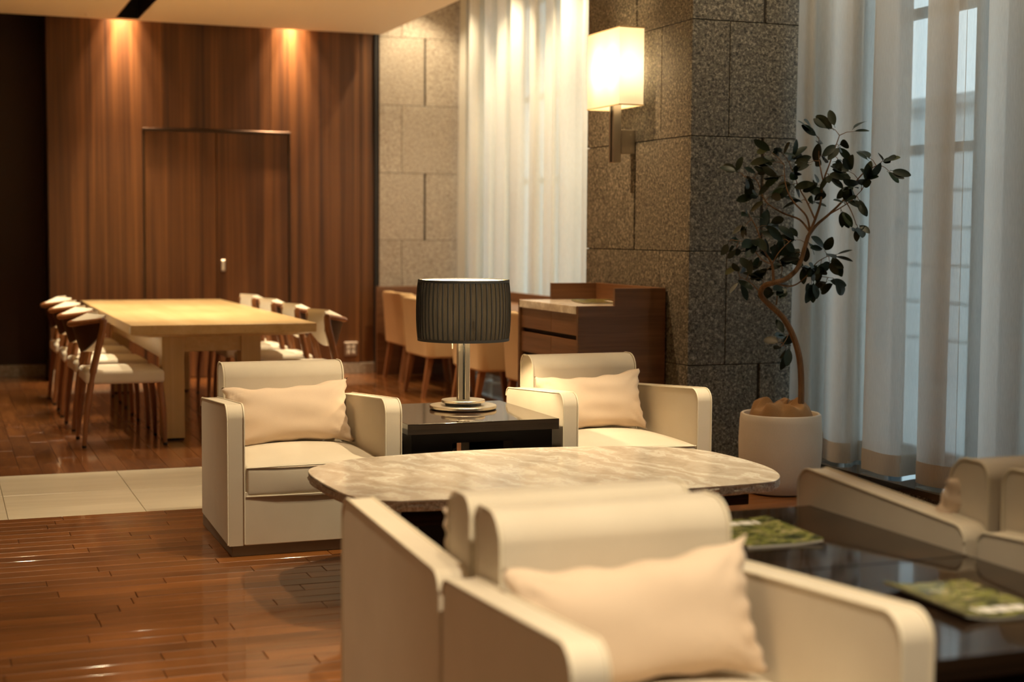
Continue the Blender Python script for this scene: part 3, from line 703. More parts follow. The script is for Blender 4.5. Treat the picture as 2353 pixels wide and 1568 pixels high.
# ================================================================== TABLE LAMP
t = thing('table_lamp', 'table lamp with black pleated drum shade and nickel column on the dark side table', 'lamp', (2.166, 6.25, 0.50))
bm = nb(); lathe_solid(bm, [(0.12, 0.0), (0.146, 0.003), (0.149, 0.006), (0.149, 0.016), (0.147, 0.018)], 56); obj('base', bm, 'nickel', t)
bm = nb(); lathe_solid(bm, [(0.080, 0.018), (0.080, 0.030)], 48); obj('spacer', bm, 'black', t)
bm = nb(); lathe_solid(bm, [(0.095, 0.030), (0.098, 0.032), (0.098, 0.040), (0.096, 0.042)], 56); obj('base_plate', bm, 'nickel', t)
for dx in (-0.0165, 0.0165):
    bm = nb(); box(bm, dx-0.0125 if dx > 0 else dx-0.011, dx+0.0105, -0.014, 0.014, 0.04, 0.40, 0.002, 1); obj('column_bar', bm, 'nickel', t)
bm = nb(); box(bm, -0.0075, 0.0055, -0.009, 0.009, 0.04, 0.40); obj('column_core', bm, 'black', t, 0)
NF = 52
bm = nb(); prof = [(0.201, 0.312), (0.2055, 0.35), (0.208, 0.40), (0.2085, 0.44), (0.207, 0.50), (0.204, 0.54), (0.200, 0.572)]
lathe(bm, prof, NF*6, (0, 0), 0.0018, NF); sh = obj('lamp_shade', bm, 'shade_black', t, 60)
for i in range(NF):
    a = 2*math.pi*(i+0.5)/NF; bm = nb(); w_ = 0.0036
    tube(bm, [((r-0.0012)*math.cos(a), (r-0.0012)*math.sin(a), z) for r, z in prof], w_, 5); obj('pleat', bm, 'shade_trim', sh, 60)
bm = nb(); lathe(bm, [(0.197, 0.312), (0.200, 0.40), (0.200, 0.48), (0.196, 0.572)], 64); ln = obj('lining', bm, 'shade_lining', t, 60)
bm = nb()
for r, z in ((0.2005, 0.312), (0.1995, 0.570)): lathe(bm, [(r-0.003, z-0.006), (r+0.0035, z-0.006), (r+0.0035, z+0.006), (r-0.003, z+0.006), (r-0.003, z-0.006)], 72)
obj('shade_trim', bm, 'shade_trim', t, 60)
bm = nb()
for k in range(3): a = 2*math.pi*k/3+0.4; tube(bm, [(0, 0, 0.40), (0.198*math.cos(a), 0.198*math.sin(a), 0.40)], 0.003, 6)
obj('shade_carrier', bm, 'nickel', t)
for s in (-1, 1):
    bm = nb(); lathe_solid(bm, [(0.006, 0.40), (0.022, 0.425), (0.028, 0.455), (0.022, 0.485), (0.006, 0.495)], 16, (s*0.05, 0)); obj('bulb', bm, 'bulb', t)
bm = nb(); tube(bm, [(-0.062, -0.03, 0.40), (-0.062, -0.03, 0.30)], 0.0012, 6); pc = obj('pull_chain', bm, 'nickel', t)
bm = nb(); tube(bm, [(-0.062, -0.03, 0.31), (-0.062, -0.03, 0.272)], 0.0028, 8); obj('pull_rod', bm, 'white_plastic', pc)
point('bulb_light', (0, 0, 0.45), 36, (1.0, 0.76, 0.44), 0.035, t)

# ================================================================== MARBLE TABLE
t = thing('coffee_table', 'low coffee table with a boat shaped beige marble top and rough edge', 'coffee table', (2.08, 5.14, 0))
cx, cy = 2.08, 5.14
key = [(1.250, 5.33), (1.345, 5.50), (1.56, 5.625), (2.10, 5.685), (2.62, 5.60), (2.86, 5.46), (2.935, 5.25), (2.93, 4.90), (2.83, 4.665), (2.66, 4.60), (2.10, 4.59), (1.52, 4.655), (1.35, 4.70), (1.262, 4.86)]
pts = [Vector((x-cx, y-cy, 0)) for x, y in key]; ring = []
nK = len(pts)
for i in range(nK):
    p0, p1, p2, p3 = pts[i-1], pts[i], pts[(i+1) % nK], pts[(i+2) % nK]
    for k in range(8):
        s = k/8; ring.append(0.5*((2*p1)+(p2-p0)*s+(2*p0-5*p1+4*p2-p3)*s*s+(3*p1-p0-3*p2+p3)*s**3))
bm = nb(); prism(bm, [(p.x, p.y) for p in ring], 2, 0.392, 0.400, 0.0015, 1); top = obj('table_top', bm, 'marble', t)
bm = nb(); rnd = random.Random(5); RG = []
for q in range(5):
    z = 0.362+0.031*q/4; RG.append([bm.verts.new((p.x*(1-0.004*(q in (0,)))+rnd.uniform(-0.005, 0.0025), p.y*(1-0.006*(q in (0,)))+rnd.uniform(-0.005, 0.0025), z+rnd.uniform(-0.002, 0.002)*(0 < q < 4))) for p in ring])
for A, B in zip(RG, RG[1:]):
    for i in range(len(A)): bm.faces.new((A[i], A[(i+1) % len(A)], B[(i+1) % len(A)], B[i]))
bm.faces.new(list(reversed(RG[0]))); obj('rough_edge', bm, 'marble_rough', top, 20)
bm = nb(); box(bm, -0.66, 0.66, -0.42, 0.40, 0.300, 0.362, 0.002, 1); obj('apron', bm, 'macassar', t)
bm = nb(); box(bm, -0.56, 0.40, -0.30, 0.28, 0.05, 0.300, 0.002, 1); obj('pedestal', bm, 'ebony', t)
bm = nb(); box(bm, -0.785, 0.62, -0.40, -0.14, 0.0, 0.098, 0.002, 1); obj('foot', bm, 'ebony', t)

# ================================================================== MAGAZINES
def magazine(label, loc, rz, w, h, cm, title_side=1, curl=0.0, th=0.006):
    t = thing('magazine', label, 'magazine', loc, rz, group='green magazines')
    n = 14
    def surf(z0, z1, inset):
        bm = nb(); V = []
        for i in range(n+1):
            u = i/n; x = (-w/2+inset)+(w-2*inset)*u; lift = curl*max(0, (u-0.55)/0.45)**2
            V.append([bm.verts.new((x, yy, zz+lift)) for yy, zz in ((-h/2+inset, z0), (h/2-inset, z0), (h/2-inset, z1), (-h/2+inset, z1))])
        for A, B in zip(V, V[1:]):
            for k in range(4): bm.faces.new((A[k], A[(k+1) % 4], B[(k+1) % 4], B[k]))
        bm.faces.new(V[0]); bm.faces.new(list(reversed(V[-1]))); return bm
    obj('pages', surf(0, th, 0.002), 'paper', t, 30)
    c = obj('cover', surf(th, th+0.0012, 0), cm, t, 30)
    bm = nb(); yy = title_side*h*0.33
    for k in range(4):
        x = -w*0.36+k*w*0.185; lift = curl*max(0, ((x+w/2)/w-0.55)/0.45)**2
        prism(bm, [(x, yy-h*0.065), (x+w*0.155, yy-h*0.065), (x+w*0.155, yy+h*0.065), (x, yy+h*0.065)], 2, th+0.0012+lift, th+0.0018+lift)
    obj('title_print', bm, 'print_white', c, 0)
    return t
magazine('green magazine with white masthead on the dark table beside the nearest armchairs', (1.985, 3.372, 0.5008), R(-4), 0.215, 0.32, 'cover_a', 1, 0.006)
magazine('green magazine with a curled corner at the right foreground edge', (2.035, 2.588, 0.5008), R(178), 0.215, 0.30, 'cover_b', 1, 0.012)

# ================================================================== DINING TABLE
TX0, TX1, TY0, TY1 = 1.050, 2.168, 9.03, 12.42
t = thing('dining_table', 'long pale oak dining table with thick top and slab legs', 'dining table', ((TX0+TX1)/2, (TY0+TY1)/2, 0))
hx, hy = (TX1-TX0)/2, (TY1-TY0)/2
bm = nb(); z0, z1 = 0.648, 0.722
def rect(x, y, z): return [bm.verts.new((sx*x, sy*y, z)) for sx, sy in ((-1, -1), (1, -1), (1, 1), (-1, 1))]
a = rect(hx-0.11, hy-0.05, z0); b_ = rect(hx, hy, z0+0.018); c = rect(hx, hy, z1-0.002); d = rect(hx-0.002, hy-0.002, z1)
for P_, Q_ in ((a, b_), (b_, c), (c, d)):
    for i in range(4): bm.faces.new((P_[i], P_[(i+1) % 4], Q_[(i+1) % 4], Q_[i]))
bm.faces.new(list(reversed(a))); bm.faces.new(d); tp = obj('table_top', bm, 'oak', t, 0)
bm = nb(); box(bm, -hx-0.002, -hx+0.001, -hy+0.03, -hy+0.075, 0.675, 0.707); obj('name_plate', bm, 'white_plastic', tp, 0)
for sy in (-1, 1):
    for sx in (-1, 1):
        x0, x1 = ((-0.354, -0.219) if sx < 0 else (0.131, 0.253)); y0, y1 = sorted((sy*(hy-0.20), sy*(hy-0.34)))
        bm = nb(); box(bm, x0, x1, y0, y1, 0.012, 0.650, 0.003, 1); lg = obj('leg', bm, 'oak_z', t)
        bm = nb(); box(bm, x0+0.006, x1-0.006, y0+0.006, y1-0.006, 0, 0.012); obj('foot_pad', bm, 'black', lg, 0)
    bm = nb(); y0, y1 = sorted((sy*(hy-0.215), sy*(hy-0.26))); box(bm, -0.219, 0.131, y0, y1, 0.545, 0.650); obj('end_rail', bm, 'oak', t, 0)
for sx in (-1, 1):
    bm = nb(); x0, x1 = ((-0.345, -0.305) if sx < 0 else (0.205, 0.245)); box(bm, x0, x1, -hy+0.34, hy-0.34, 0.50, 0.650); obj('side_rail', bm, 'oak', t, 0)

# ================================================================== DINING CHAIRS
def make_dining_chair():
    """faces +x; origin on the floor at the chair's middle"""
    t = thing('dining_chair', 'x', 'chair', group='teak dining chairs with cream seats')
    # seat
    bm = nb(); rbox(bm, -0.225, 0.235, -0.235, 0.235, 0.375, 0.452, 0.022, 0.014, 0.0, 8); obj('seat', bm, 'seat_cream', t, 60)
    # legs
    for s in (-1, 1):
        bm = nb(); tube(bm, spline([(0.235, s*0.222, 0.012), (0.228, s*0.215, 0.2), (0.205, s*0.205, 0.40)], 4), [0.0125+0.0085*i/8 for i in range(9)], 10); l = obj('front_leg', bm, 'teak', t)
        bm = nb(); lathe_solid(bm, [(0.0125, 0), (0.0125, 0.014)], 10, (0.235, s*0.222)); obj('foot', bm, 'black', l)
        pts = spline([(-0.235, s*0.215, 0.012), (-0.215, s*0.218, 0.22), (-0.185, s*0.222, 0.42), (-0.150, s*0.226, 0.58), (-0.122, s*0.228, 0.70), (-0.117, s*0.224, 0.758)], 5)
        k = len(pts); bm = nb(); tube(bm, pts, [0.0125+0.0085*min(1, i/(k*0.4)) for i in range(k)], 10); l = obj('rear_leg', bm, 'teak', t)
        bm = nb(); lathe_solid(bm, [(0.0125, 0), (0.0125, 0.014)], 10, (-0.235, s*0.215)); obj('foot', bm, 'black', l)
    # top rail: bent, ends forward, middle set back
    def xm(s, h): return -0.285+0.055*(1-h) + (0.168-0.055*(1-h))*abs(s)**1.8
    bm = nb(); n = 20; pts = [(xm(-1+2*i/n, 1), 0.226*(-1+2*i/n), 0.722+0.034*abs(-1+2*i/n)**1.6) for i in range(n+1)]
    tube(bm, pts, [0.021+0.004*math.cos(math.pi*(-1+2*i/n)/2) for i in range(n+1)], 10, True, 0.72); obj('top_rail', bm, 'teak', t)
    # shield shell and pad
    def shield(off, th, shrink, top, name, m, bulge=0.0, top2=None):
        bm = nb(); nu, nv = 20, 10; lay = []
        for side in (0, 1):
            G = []
            for i in range(nu+1):
                s = (-1+2*i/nu)*shrink; zb = 0.555+0.125*abs(s)**2.4; col = []
                for j in range(nv+1):
                    v = j/nv; tz = (top2 if (side and top2) else top); tz = tz + (0.018*abs(s)**1.6 if not (side and top2) else 0); z = zb+(tz-zb)*v; h = (z-0.565)/(0.745-0.565)
                    e = 1.0 if side == 0 else 1.0
                    col.append(bm.verts.new((xm(s, min(h, 1.1))+off+((th+bulge*(1-s*s)*min(1.0, 0.35+0.65*v)) if side else 0)*(1 - 0.5*abs(s)**6), 0.226*s, z)))
                G.append(col)
            lay.append(G)
        for G in lay:
            for i in range(nu):
                for j in range(nv): bm.faces.new((G[i][j], G[i+1][j], G[i+1][j+1], G[i][j+1]))
        A, B = lay
        for i in range(nu):
            bm.faces.new((A[i][0], A[i+1][0], B[i+1][0], B[i][0])); bm.faces.new((A[i][nv], A[i+1][nv], B[i+1][nv], B[i][nv]))
        for j in range(nv):
            bm.faces.new((A[0][j], A[0][j+1], B[0][j+1], B[0][j])); bm.faces.new((A[nu][j], A[nu][j+1], B[nu][j+1], B[nu][j]))
        return obj(name, bm, m, t, 50)
    shield(-0.006, 0.010, 0.97, 0.726, 'back_shell', 'shell')
    shield(0.005, 0.034, 0.94, 0.742, 'back_pad', 'seat_cream', 0.062, 0.786)
    return t
C0 = make_dining_chair()
ysL = [9.285, 10.07, 10.85, 11.64]
wl = ['nearest', 'second nearest', 'third', 'farthest']
for i, y in enumerate(ysL):
    lab = '%s teak dining chair on the left side of the oak table' % wl[i]
    if i == 0: C0.location = (1.012, y, 0); C0['label'] = lab
    else: dup(C0, (1.012-0.003*i, y, 0), R((0, 1.5, -1, 1)[i]), lab)
for i, y in enumerate((9.33, 10.15, 10.95, 11.72)):
    dup(C0, (2.132+0.004*i, y, 0), math.pi+R((1, -1, 0, 1.5)[i]), '%s teak dining chair on the right side of the oak table' % wl[i])

# ================================================================== WALL SCONCE
t = thing('wall_sconce', 'lit white pleated box sconce with steel stem on the granite pillar', 'wall lamp', (3.594, 7.768, 0))
sx, sy, z0, z1 = 0.074, 0.216, 1.998, 2.422
def pleat_box(bm, hx_, hy_, z0, z1, amp, nx, ny):
    path = []
    def seg(p, q, n, nrm):
        for i in range(n*4):
            f = i/(n*4); a = amp*(0.5-0.5*math.cos(2*math.pi*f*n)); path.append((p[0]+(q[0]-p[0])*f+nrm[0]*a, p[1]+(q[1]-p[1])*f+nrm[1]*a))
    seg((-hx_, -hy_), (hx_, -hy_), nx, (0, -1)); seg((hx_, -hy_), (hx_, hy_), ny, (1, 0)); seg((hx_, hy_), (-hx_, hy_), nx, (0, 1)); seg((-hx_, hy_), (-hx_, -hy_), ny, (-1, 0))
    A = [bm.verts.new((x, y, z0)) for x, y in path]; B = [bm.verts.new((x, y, z1)) for x, y in path]
    for i in range(len(A)): bm.faces.new((A[i], A[(i+1) % len(A)], B[(i+1) % len(B)], B[i]))
bm = nb(); pleat_box(bm, sx, sy, z0, z1, 0.0022, 22, 60); obj('shade', bm, 'shade_white', t, 0)
for z in (z0, z1):
    bm = nb()
    for (x0, x1, y0, y1) in ((-sx-0.003, sx+0.003, -sy-0.003, -sy+0.003), (-sx-0.003, sx+0.003, sy-0.003, sy+0.003), (-sx-0.003, -sx+0.003, -sy, sy), (sx-0.003, sx+0.003, -sy, sy)): box(bm, x0, x1, y0, y1, z-0.003, z+0.003)
    obj('shade_frame', bm, M['rim'], t, 0)
bm = nb(); box(bm, -0.018, 0.030, -0.026, 0.034, 1.687, 2.02, 0.002, 1); st = obj('stem', bm, 'steel', t)
bm = nb(); box(bm, -0.0195, -0.016, -0.008, 0.014, 1.69, 2.02); obj('slot', bm, 'black', st, 0)
bm = nb(); box(bm, 0.030, 0.1155, -0.032, 0.032, 1.737, 1.872, 0.002, 1); pl = obj('wall_bracket', bm, 'steel', t)
for z in (1.765, 1.845):
    bm = nb(); lathe_solid(bm, [(0.005, 0), (0.005, 0.003)], 10); o = obj('screw', bm, 'nickel', pl, 35, (0.085, -0.032, z)); o.rotation_euler = (R(90), 0, 0)
for k in (-0.10, 0.10):
    bm = nb(); lathe_solid(bm, [(0.008, 2.06), (0.026, 2.10), (0.03, 2.16), (0.02, 2.22), (0.004, 2.24)], 16, (0.0, k)); obj('bulb', bm, 'bulb', t)
    point('bulb_light', (0.0, k, 2.21), 6.5, (1.0, 0.76, 0.44), 0.04, t)

# ================================================================== WRITING CONSOLE
CY0, CY1, CXL, CXR = 7.307, 8.194, 3.180, 3.700
t = thing('writing_console', 'walnut console with marble shelf, drawers and raised back against the pillar', 'console', (3.44, 7.75, 0))
def cb(name, x0, x1, y0, y1, z0, z1, m, par=t, bev=0.0015):
    c = ((x0+x1)/2, (y0+y1)/2, (z0+z1)/2); bm = nb(); box(bm, x0-c[0], x1-c[0], y0-c[1], y1-c[1], z0-c[2], z1-c[2], bev, 1)
    pc = Vector(par.location) if par is t else Vector(par.location)+Vector(t.location)
    return obj(name, bm, m, par, 0, Vector(c)-pc)
# stepped near panel
bm = nb(); prism(bm, [(-0.26, 0.0), (0.26, 0.0), (0.26, 0.990), (-0.045, 0.990), (-0.045, 0.895), (-0.26, 0.895)], 1, -0.443, -0.418, 0.0015, 1); obj('end_panel', bm, 'console', t, 0)
bm = nb(); prism(bm, [(-0.26, 0.0), (0.26, 0.0), (0.26, 0.990), (-0.058, 0.990), (-0.058, 0.895), (-0.26, 0.895)], 1, 0.418, 0.443, 0.0015, 1); obj('end_panel', bm, 'console', t, 0)
cb('back_panel', 3.670, 3.70, CY0+0.025, CY1-0.025, 0.0, 0.990, 'console_y')
cb('body', 3.215, 3.670, CY0+0.025, CY1-0.025, 0.05, 0.845, 'black_gap')
cb('marble_shelf', 3.178, 3.670, CY0+0.026, CY1-0.026, 0.850, 0.893, 'marble')
for (a, b_) in ((CY0+0.027, 7.712), (7.714, CY1-0.027)):
    for (z0, z1) in ((0.733, 0.848), (0.592, 0.708), (0.45, 0.567), (0.06, 0.43)):
        cb('drawer', 3.192, 3.212, a, b_, z0, z1, 'console_y')
o = magazine('open magazine lying on the marble shelf of the walnut console', (3.47, 7.72, 0.8945), R(80), 0.30, 0.23, 'cover_a', -1, 0.006, 0.005)

# ================================================================== WINDOW DESK AND TUB CHAIRS
t = thing('window_desk', 'long walnut desk in front of the white curtain', 'desk', (4.0, 10.55, 0))
def db(name, x0, x1, y0, y1, z0, z1, m='console_y'):
    c = ((x0+x1)/2, (y0+y1)/2, (z0+z1)/2); bm = nb(); box(bm, x0-c[0], x1-c[0], y0-c[1], y1-c[1], z0-c[2], z1-c[2], 0.0015, 1); return obj(name, bm, m, t, 0, Vector(c)-t.location)
db('desk_top', 3.89, 4.40, 8.25, 12.94, 0.690, 0.720); db('upstand', 4.38, 4.41, 8.25, 12.94, 0.720, 0.800); db('end_panel', 3.66, 4.40, 12.94, 12.97, 0, 0.80, 'console'); db('end_panel', 3.66, 4.40, 8.22, 8.25, 0, 0.72, 'console')
db('modesty_panel', 4.30, 4.32, 8.25, 12.94, 0.10, 0.69)
def make_tub():
    """faces +x"""
    t = thing('tub_chair', 'x', 'chair', group='tan upholstered chairs at the window desk')
    # outer shell: U in plan with rounded rear corners, seat inside
    def U(hw, back, front, r):
        pts = [(front, -hw)] + [(back+r-r*math.sin(R(a)), -hw+r-r*math.cos(R(a))) for a in range(0, 91, 15)] + [(back+r-r*math.cos(R(a)), hw-r+r*math.sin(R(a))) for a in range(0, 91, 15)] + [(front, hw)]
        return pts
    n = None; bm = nb(); levels = [(0.315, 0.315, -0.005), (0.33, 0.325, -0.015), (0.45, 0.330, -0.022), (0.62, 0.327, -0.035), (0.745, 0.322, -0.048), (0.765, 0.312, -0.04)]
    outer = []
    for z, hw, bx in levels:
        pts = U(hw, bx, 0.30, 0.07); k = len(pts)
        row = []
        for i, (x, y) in enumerate(pts):
            # arms slope down to the front
            zz = z if z < 0.46 else 0.45+(z-0.45)*(1-0.55*max(0, min(1, (x-0.06)/0.24)))
            row.append(bm.verts.new((x, y, zz)))
        outer.append(row)
    for A, B in zip(outer, outer[1:]):
        for i in range(len(A)-1): bm.faces.new((A[i], A[i+1], B[i+1], B[i]))
    inner = []
    for z, hw, bx in ((0.765, 0.280, 0.01), (0.745, 0.262, 0.028), (0.43, 0.258, 0.055)):
        pts = U(hw, bx, 0.30, 0.06)
        inner.append([bm.verts.new((x, y, z if z < 0.46 else 0.45+(z-0.45)*(1-0.55*max(0, min(1, (x-0.06)/0.24))))) for x, y in pts])
    ch = [outer[-1]]+inner
    for A, B in zip(ch, ch[1:]):
        for i in range(len(A)-1): bm.faces.new((A[i], A[i+1], B[i+1], B[i]))
    for e in (0, -1):
        bm.faces.new([r[e] for r in outer]+[r[e] for r in inner])
    bm.faces.new(outer[0]); obj('shell', bm, 'tan', t, 60)
    bm = nb(); rbox(bm, 0.04, 0.40, -0.262, 0.262, 0.32, 0.45, 0.03, 0.02, 0, 6); obj('seat', bm, 'tan', t, 60)
    for (x, y, dx) in ((0.03, -0.24, -0.06), (0.03, 0.24, -0.06), (0.36, -0.24, 0.03), (0.36, 0.24, 0.03)):
        bm = nb(); v = []
        for (px_, pz_, hs) in ((x+dx, 0.0, 0.014), (x, 0.33, 0.024)):
            v.append([bm.verts.new((px_+a*hs, y+b_*hs, pz_)) for a, b_ in ((-1, -1), (1, -1), (1, 1), (-1, 1))])
        for i in range(4): bm.faces.new((v[0][i], v[0][(i+1) % 4], v[1][(i+1) % 4], v[1][i]))
        bm.faces.new(v[0]); bm.faces.new(v[1]); obj('leg', bm, 'legwood', t, 0)
    return t
B0 = make_tub(); B0.location = (3.52, 11.262, 0); B0['label'] = 'tan tub chair at the window desk, second from the granite wall'
dup(B0, (3.70, 12.47, 0), R(0), 'tan tub chair at the window desk, farthest, next to the granite wall')
dup(B0, (3.52, 10.07, 0), R(0), 'tan tub chair at the window desk, third from the granite wall, behind the lamp column')
dup(B0, (3.52, 8.98, 0), R(0), 'tan tub chair at the window desk, nearest, next to the walnut console')

# ================================================================== POTTED FICUS
PC = Vector((3.905, 6.43, 0))
t = thing('potted_ficus', 'potted rubber tree with a curved trunk and dark leaves in a pale round planter', 'potted plant', PC)
bm = nb(); prof = [(0.150, 0.0), (0.172, 0.012), (0.192, 0.07), (0.204, 0.16), (0.207, 0.26), (0.203, 0.36), (0.199, 0.392), (0.192, 0.398), (0.182, 0.396), (0.178, 0.385), (0.178, 0.33)]
r = lathe(bm, prof, 56); cap(bm, list(reversed(r[0]))); pot = obj('pot', bm, 'pot', t, 50)
bm = nb(); lathe_solid(bm, [(0.178, 0.30), (0.178, 0.335), (0.01, 0.34)], 32); obj('soil', bm, 'trunk', pot)
# burlap cover
bm = nb(); rnd = random.Random(9); n, m_ = 120, 40; rows = []
ph = [rnd.uniform(0, 6.28) for _ in range(9)]
for j in range(m_+1):
    v = j/m_; rr = 0.172*v; row = []
    for i in range(n):
        a = 2*math.pi*i/n
        fold = 0.018*math.sin(4*a+ph[0]+3*v) + 0.016*(1-abs(math.sin(3.5*a+ph[1]-4*v+0.8*math.sin(2*a))))*1.4 + 0.008*math.sin(9*a+ph[2]+5*v)+0.010*math.sin(2*a+8*v+ph[3])
        z = 0.400+0.045*math.sin(math.pi*min(1, v*1.05))*1.0 + fold*(0.35+0.65*v)*(1-max(0, (v-0.85)/0.15)) - 0.05*max(0, (v-0.8)/0.2)**1.5
        row.append(bm.verts.new((rr*math.cos(a)*(1+0.03*math.sin(7*a+ph[4])), rr*math.sin(a)*(1+0.03*math.sin(7*a+ph[4])), z)))
    rows.append(row)
for A, B in zip(rows[1:], rows[2:]):
    for i in range(n): bm.faces.new((A[i], A[(i+1) % n], B[(i+1) % n], B[i]))
bmesh.ops.delete(bm, geom=rows[0], context='VERTS')
bm.faces.new(rows[1]); obj('burlap_cover', bm, 'burlap', t, 180)
# tree skeleton: outline read off the photograph, set in the plane through the pot with depth added
def tp(x, y, dep=0.0):
    u, v = 1600+x/2.529, 240+y/2.529
    d_ = (u-1176.5)/F_PX*rt2+(v-784)/F_PX*dn2+fw
    k = (7.38+dep-0.40*max(0.0, min(1.2, (x-700)/420)))/d_.dot(fw); p = Vector((0, 0, CAM_H))+d_*k
    return p - PC
def branch(name, pts, r0, r1, par=t):
    P_ = spline([tp(*p) for p in pts], 5); k = len(P_); bm = nb(); tube(bm, P_, [r0+(r1-r0)*i/(k-1) for i in range(k)], 8); o = obj(name, bm, 'trunk', par); BR.extend(P_[1:]); return o
BR = []
trunk = [(606, 1790, 0.0), (610, 1640, 0.0), (600, 1480, 0.0), (560, 1340, 0.01), (500, 1235, 0.02), (420, 1160, 0.02), (374, 1105, 0.0), (395, 1055, -0.03), (450, 1037, -0.05), (515, 1018, -0.05), (575, 970, -0.03), (608, 910, 0.0), (628, 840, 0.0), (650, 765, 0.0)]
branch('trunk', trunk, 0.0165, 0.0105)
BRS = [([(650, 765, 0), (690, 670, -0.02), (722, 570, -0.03), (738, 450, -0.03), (780, 330, -0.02), (832, 180, 0)], 0.008, 0.002),
 ([(650, 765, 0), (700, 700, 0.02), (770, 640, 0.04), (860, 550, 0.05), (960, 410, 0.06), (1060, 350, 0.05)], 0.009, 0.002),
 ([(660, 740, 0), (640, 650, -0.04), (560, 560, -0.07), (520, 470, -0.08), (510, 350, -0.08)], 0.006, 0.002),
 ([(660, 740, 0), (600, 670, 0.05), (500, 630, 0.08), (400, 560, 0.09), (350, 440, 0.10), (280, 420, 0.1)], 0.006, 0.0018),
 ([(690, 670, -0.02), (640, 560, 0.04), (600, 490, 0.06), (540, 340, 0.07)], 0.005, 0.0018),
 ([(738, 450, -0.03), (715, 330, 0.0), (712, 200, 0.02)], 0.004, 0.0018),
 ([(860, 550, 0.05), (900, 620, 0.06), (930, 700, 0.06)], 0.0035, 0.0015),
 ([(770, 640, 0.04), (840, 600, 0.0), (900, 560, -0.02), (960, 500, -0.03)], 0.004, 0.0015),
 ([(450, 1037, -0.05), (440, 930, -0.06), (395, 850, -0.07), (350, 720, -0.07), (310, 650, -0.06)], 0.008, 0.002),
 ([(440, 930, -0.06), (380, 900, -0.1), (300, 810, -0.12), (220, 790, -0.12)], 0.004, 0.0015),
 ([(374, 1100, 0.0), (320, 1040, 0.03), (250, 1000, 0.04)], 0.0035, 0.0015),
 ([(440, 930, -0.06), (480, 860, -0.1), (550, 790, -0.1)], 0.0035, 0.0015),
 ([(470, 1045, -0.05), (560, 1055, -0.02), (640, 1000, 0.0), (700, 920, 0.02), (770, 880, 0.02)], 0.005, 0.0016),
 ([(640, 1000, 0.0), (720, 1000, 0.02), (790, 1010, 0.03)], 0.003, 0.0012),
 ([(465, 1165, 0.02), (475, 1080, 0.0), (500, 960, -0.02)], 0.004, 0.0015),
 ([(545, 1320, 0.01), (520, 1370, -0.02), (500, 1400, -0.03)], 0.0025, 0.0012)]
for p, a, b_ in BRS: branch('branch', p, a, b_)
def leaf_mesh(w, l, bend, m):
    bm = nb(); n = 8; rows = []
    for i in range(n+1):
        f = i/n; wid = w/2*(math.sin(math.pi*min(1, f*0.97+0.015))**0.62)*(1+0.12*(f-0.5)); zc = -bend*f*f*l
        rows.append([bm.verts.new((0.012+f*l, -wid, zc+0.14*wid)), bm.verts.new((0.012+f*l, 0, zc-0.02*wid)), bm.verts.new((0.012+f*l, wid, zc+0.14*wid))])
    for A, B in zip(rows, rows[1:]):
        bm.faces.new((A[0], A[1], B[1], B[0])); bm.faces.new((A[1], A[2], B[2], B[1]))
    tube(bm, [(0, 0, 0), (0.012, 0, 0)], 0.0012, 5, False)
    me = mesh_from(bm, 'leaf', 180); me.materials.append(M[m]); return me
LM = [leaf_mesh(0.040, 0.084, 0.12, 'leaf'), leaf_mesh(0.043, 0.092, 0.22, 'leaf'), leaf_mesh(0.036, 0.076, 0.05, 'leaf'), leaf_mesh(0.037, 0.080, 0.15, 'leaf2')]
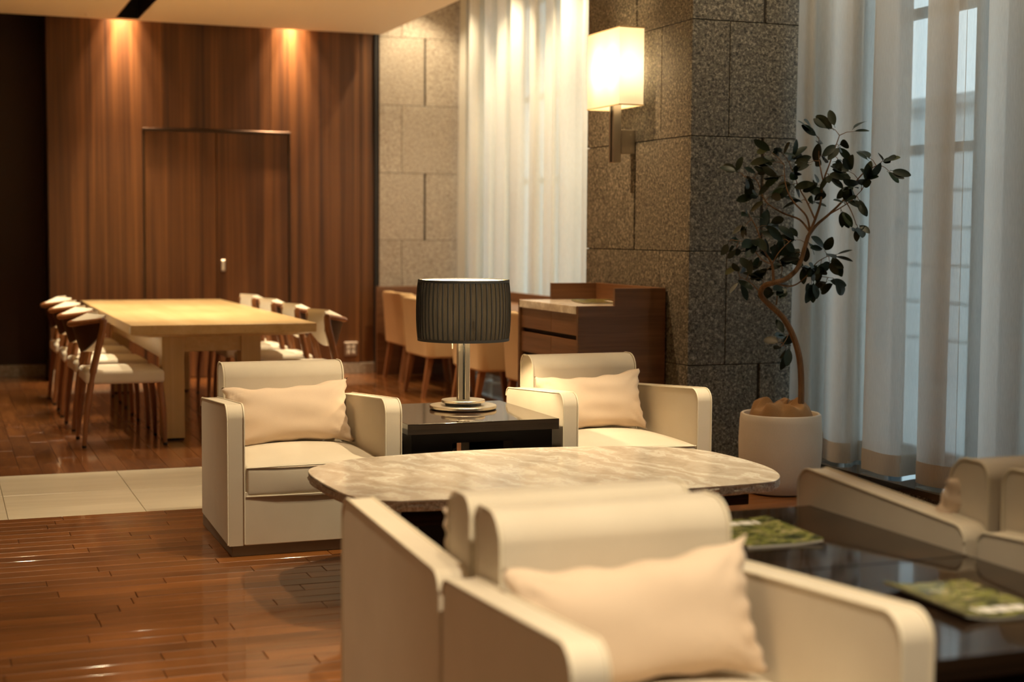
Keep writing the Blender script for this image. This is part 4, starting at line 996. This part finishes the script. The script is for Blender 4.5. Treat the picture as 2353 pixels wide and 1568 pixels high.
TIPS = [(650,140,0),(770,120,2),(940,150,0),(715,200,2),(830,250,3),(1000,300,2),(1110,320,2),(1150,410,1),(1010,430,3),(950,560,2),(900,490,3),(840,630,1),(940,720,2),(780,420,3),(700,470,3),(740,300,3),(480,260,2),(410,250,1),(440,330,2),(550,320,3),(370,390,2),(300,430,1),(230,385,1),(480,420,3),(350,530,2),(550,470,3),(440,530,2),(640,470,2),(300,630,2),(400,620,2),(270,720,2),(340,790,3),(230,850,2),(180,800,1),(410,760,3),(560,780,2),(490,780,2),(240,960,2),(240,1040,1),(320,1010,2),(380,1010,2),(450,1080,1),(520,1080,2),(500,940,3),(590,890,2),(620,950,3),(640,815,1),(740,840,2),(810,885,1),(720,940,3),(775,930,2),(670,1050,2),(750,1045,2),(810,1030,1),(690,990,2),(400,960,3),(330,940,2),(880,380,3),(840,330,2),(590,400,3),(640,340,2),(960,470,2),(860,560,2),(510,1340,1),(480,1385,1),(490,1415,1),(530,1430,1),(600,560,1),(690,560,2),(560,860,3),(470,880,3),(430,700,1)]
rnd = random.Random(21); twig = nb(); nl = 0
for (x, y, cnt) in TIPS:
    base = tp(x, y, 0); nearest = min(BR, key=lambda q: (q-base).length); d0 = rnd.uniform(-0.07, 0.07)
    c0 = tp(x, y, 0.5*(nearest-base).dot(Vector((math.sin(yaw), math.cos(yaw), 0)))+d0)
    away = (c0-nearest); hub = nearest+away*0.72
    tube(twig, [nearest, nearest+away*0.4+Vector((0, 0, 0.006)), hub], [0.0022, 0.0017, 0.0013], 5)
    for k in range(max(1, cnt+2 if cnt > 1 else cnt+2)):
        ldir = (away.normalized()*0.8+Vector((rnd.uniform(-1, 1), rnd.uniform(-1, 1), rnd.uniform(-0.7, 0.55)))*(0.35+0.55*(k > 0))).normalized()
        nrm = (-fw*1.1+Vector((rnd.uniform(-1, 1), rnd.uniform(-1, 1), rnd.uniform(-0.2, 1.3)))).normalized(); yv = nrm.cross(ldir).normalized(); zv = ldir.cross(yv)
        e = Matrix((ldir, yv, zv)).transposed().to_euler()
        s = rnd.uniform(0.78, 1.22); me = LM[rnd.choice((0, 0, 1, 1, 2, 3) if rnd.random() < 0.35 else (0, 1, 2))]
        inst('leaf', me, t, hub+Vector((rnd.uniform(-1, 1), rnd.uniform(-1, 1), rnd.uniform(-1, 1)))*0.012*(k > 0), e, (s, s, s)); nl += 1
o = obj('twigs', twig, 'trunk', t); o['kind'] = 'stuff'

# small ceiling fittings
for i, (x, y) in enumerate(((1.16, 12.75), (2.60, 12.78), (3.50, 12.80))):
    bm = nb(); lathe_solid(bm, [(0.004, -0.012), (0.012, -0.010), (0.016, 0.0)], 12); o = obj('ceiling_sprinkler', bm, 'ceil'); o.location = (x, y, ZC)
    tag(o, 'tiny ceiling sprinkler cap near the walnut wall, %s' % ('left of the black light slot', 'above the door', 'near the granite wall')[i], 'sprinkler', 'ceiling sprinkler caps')
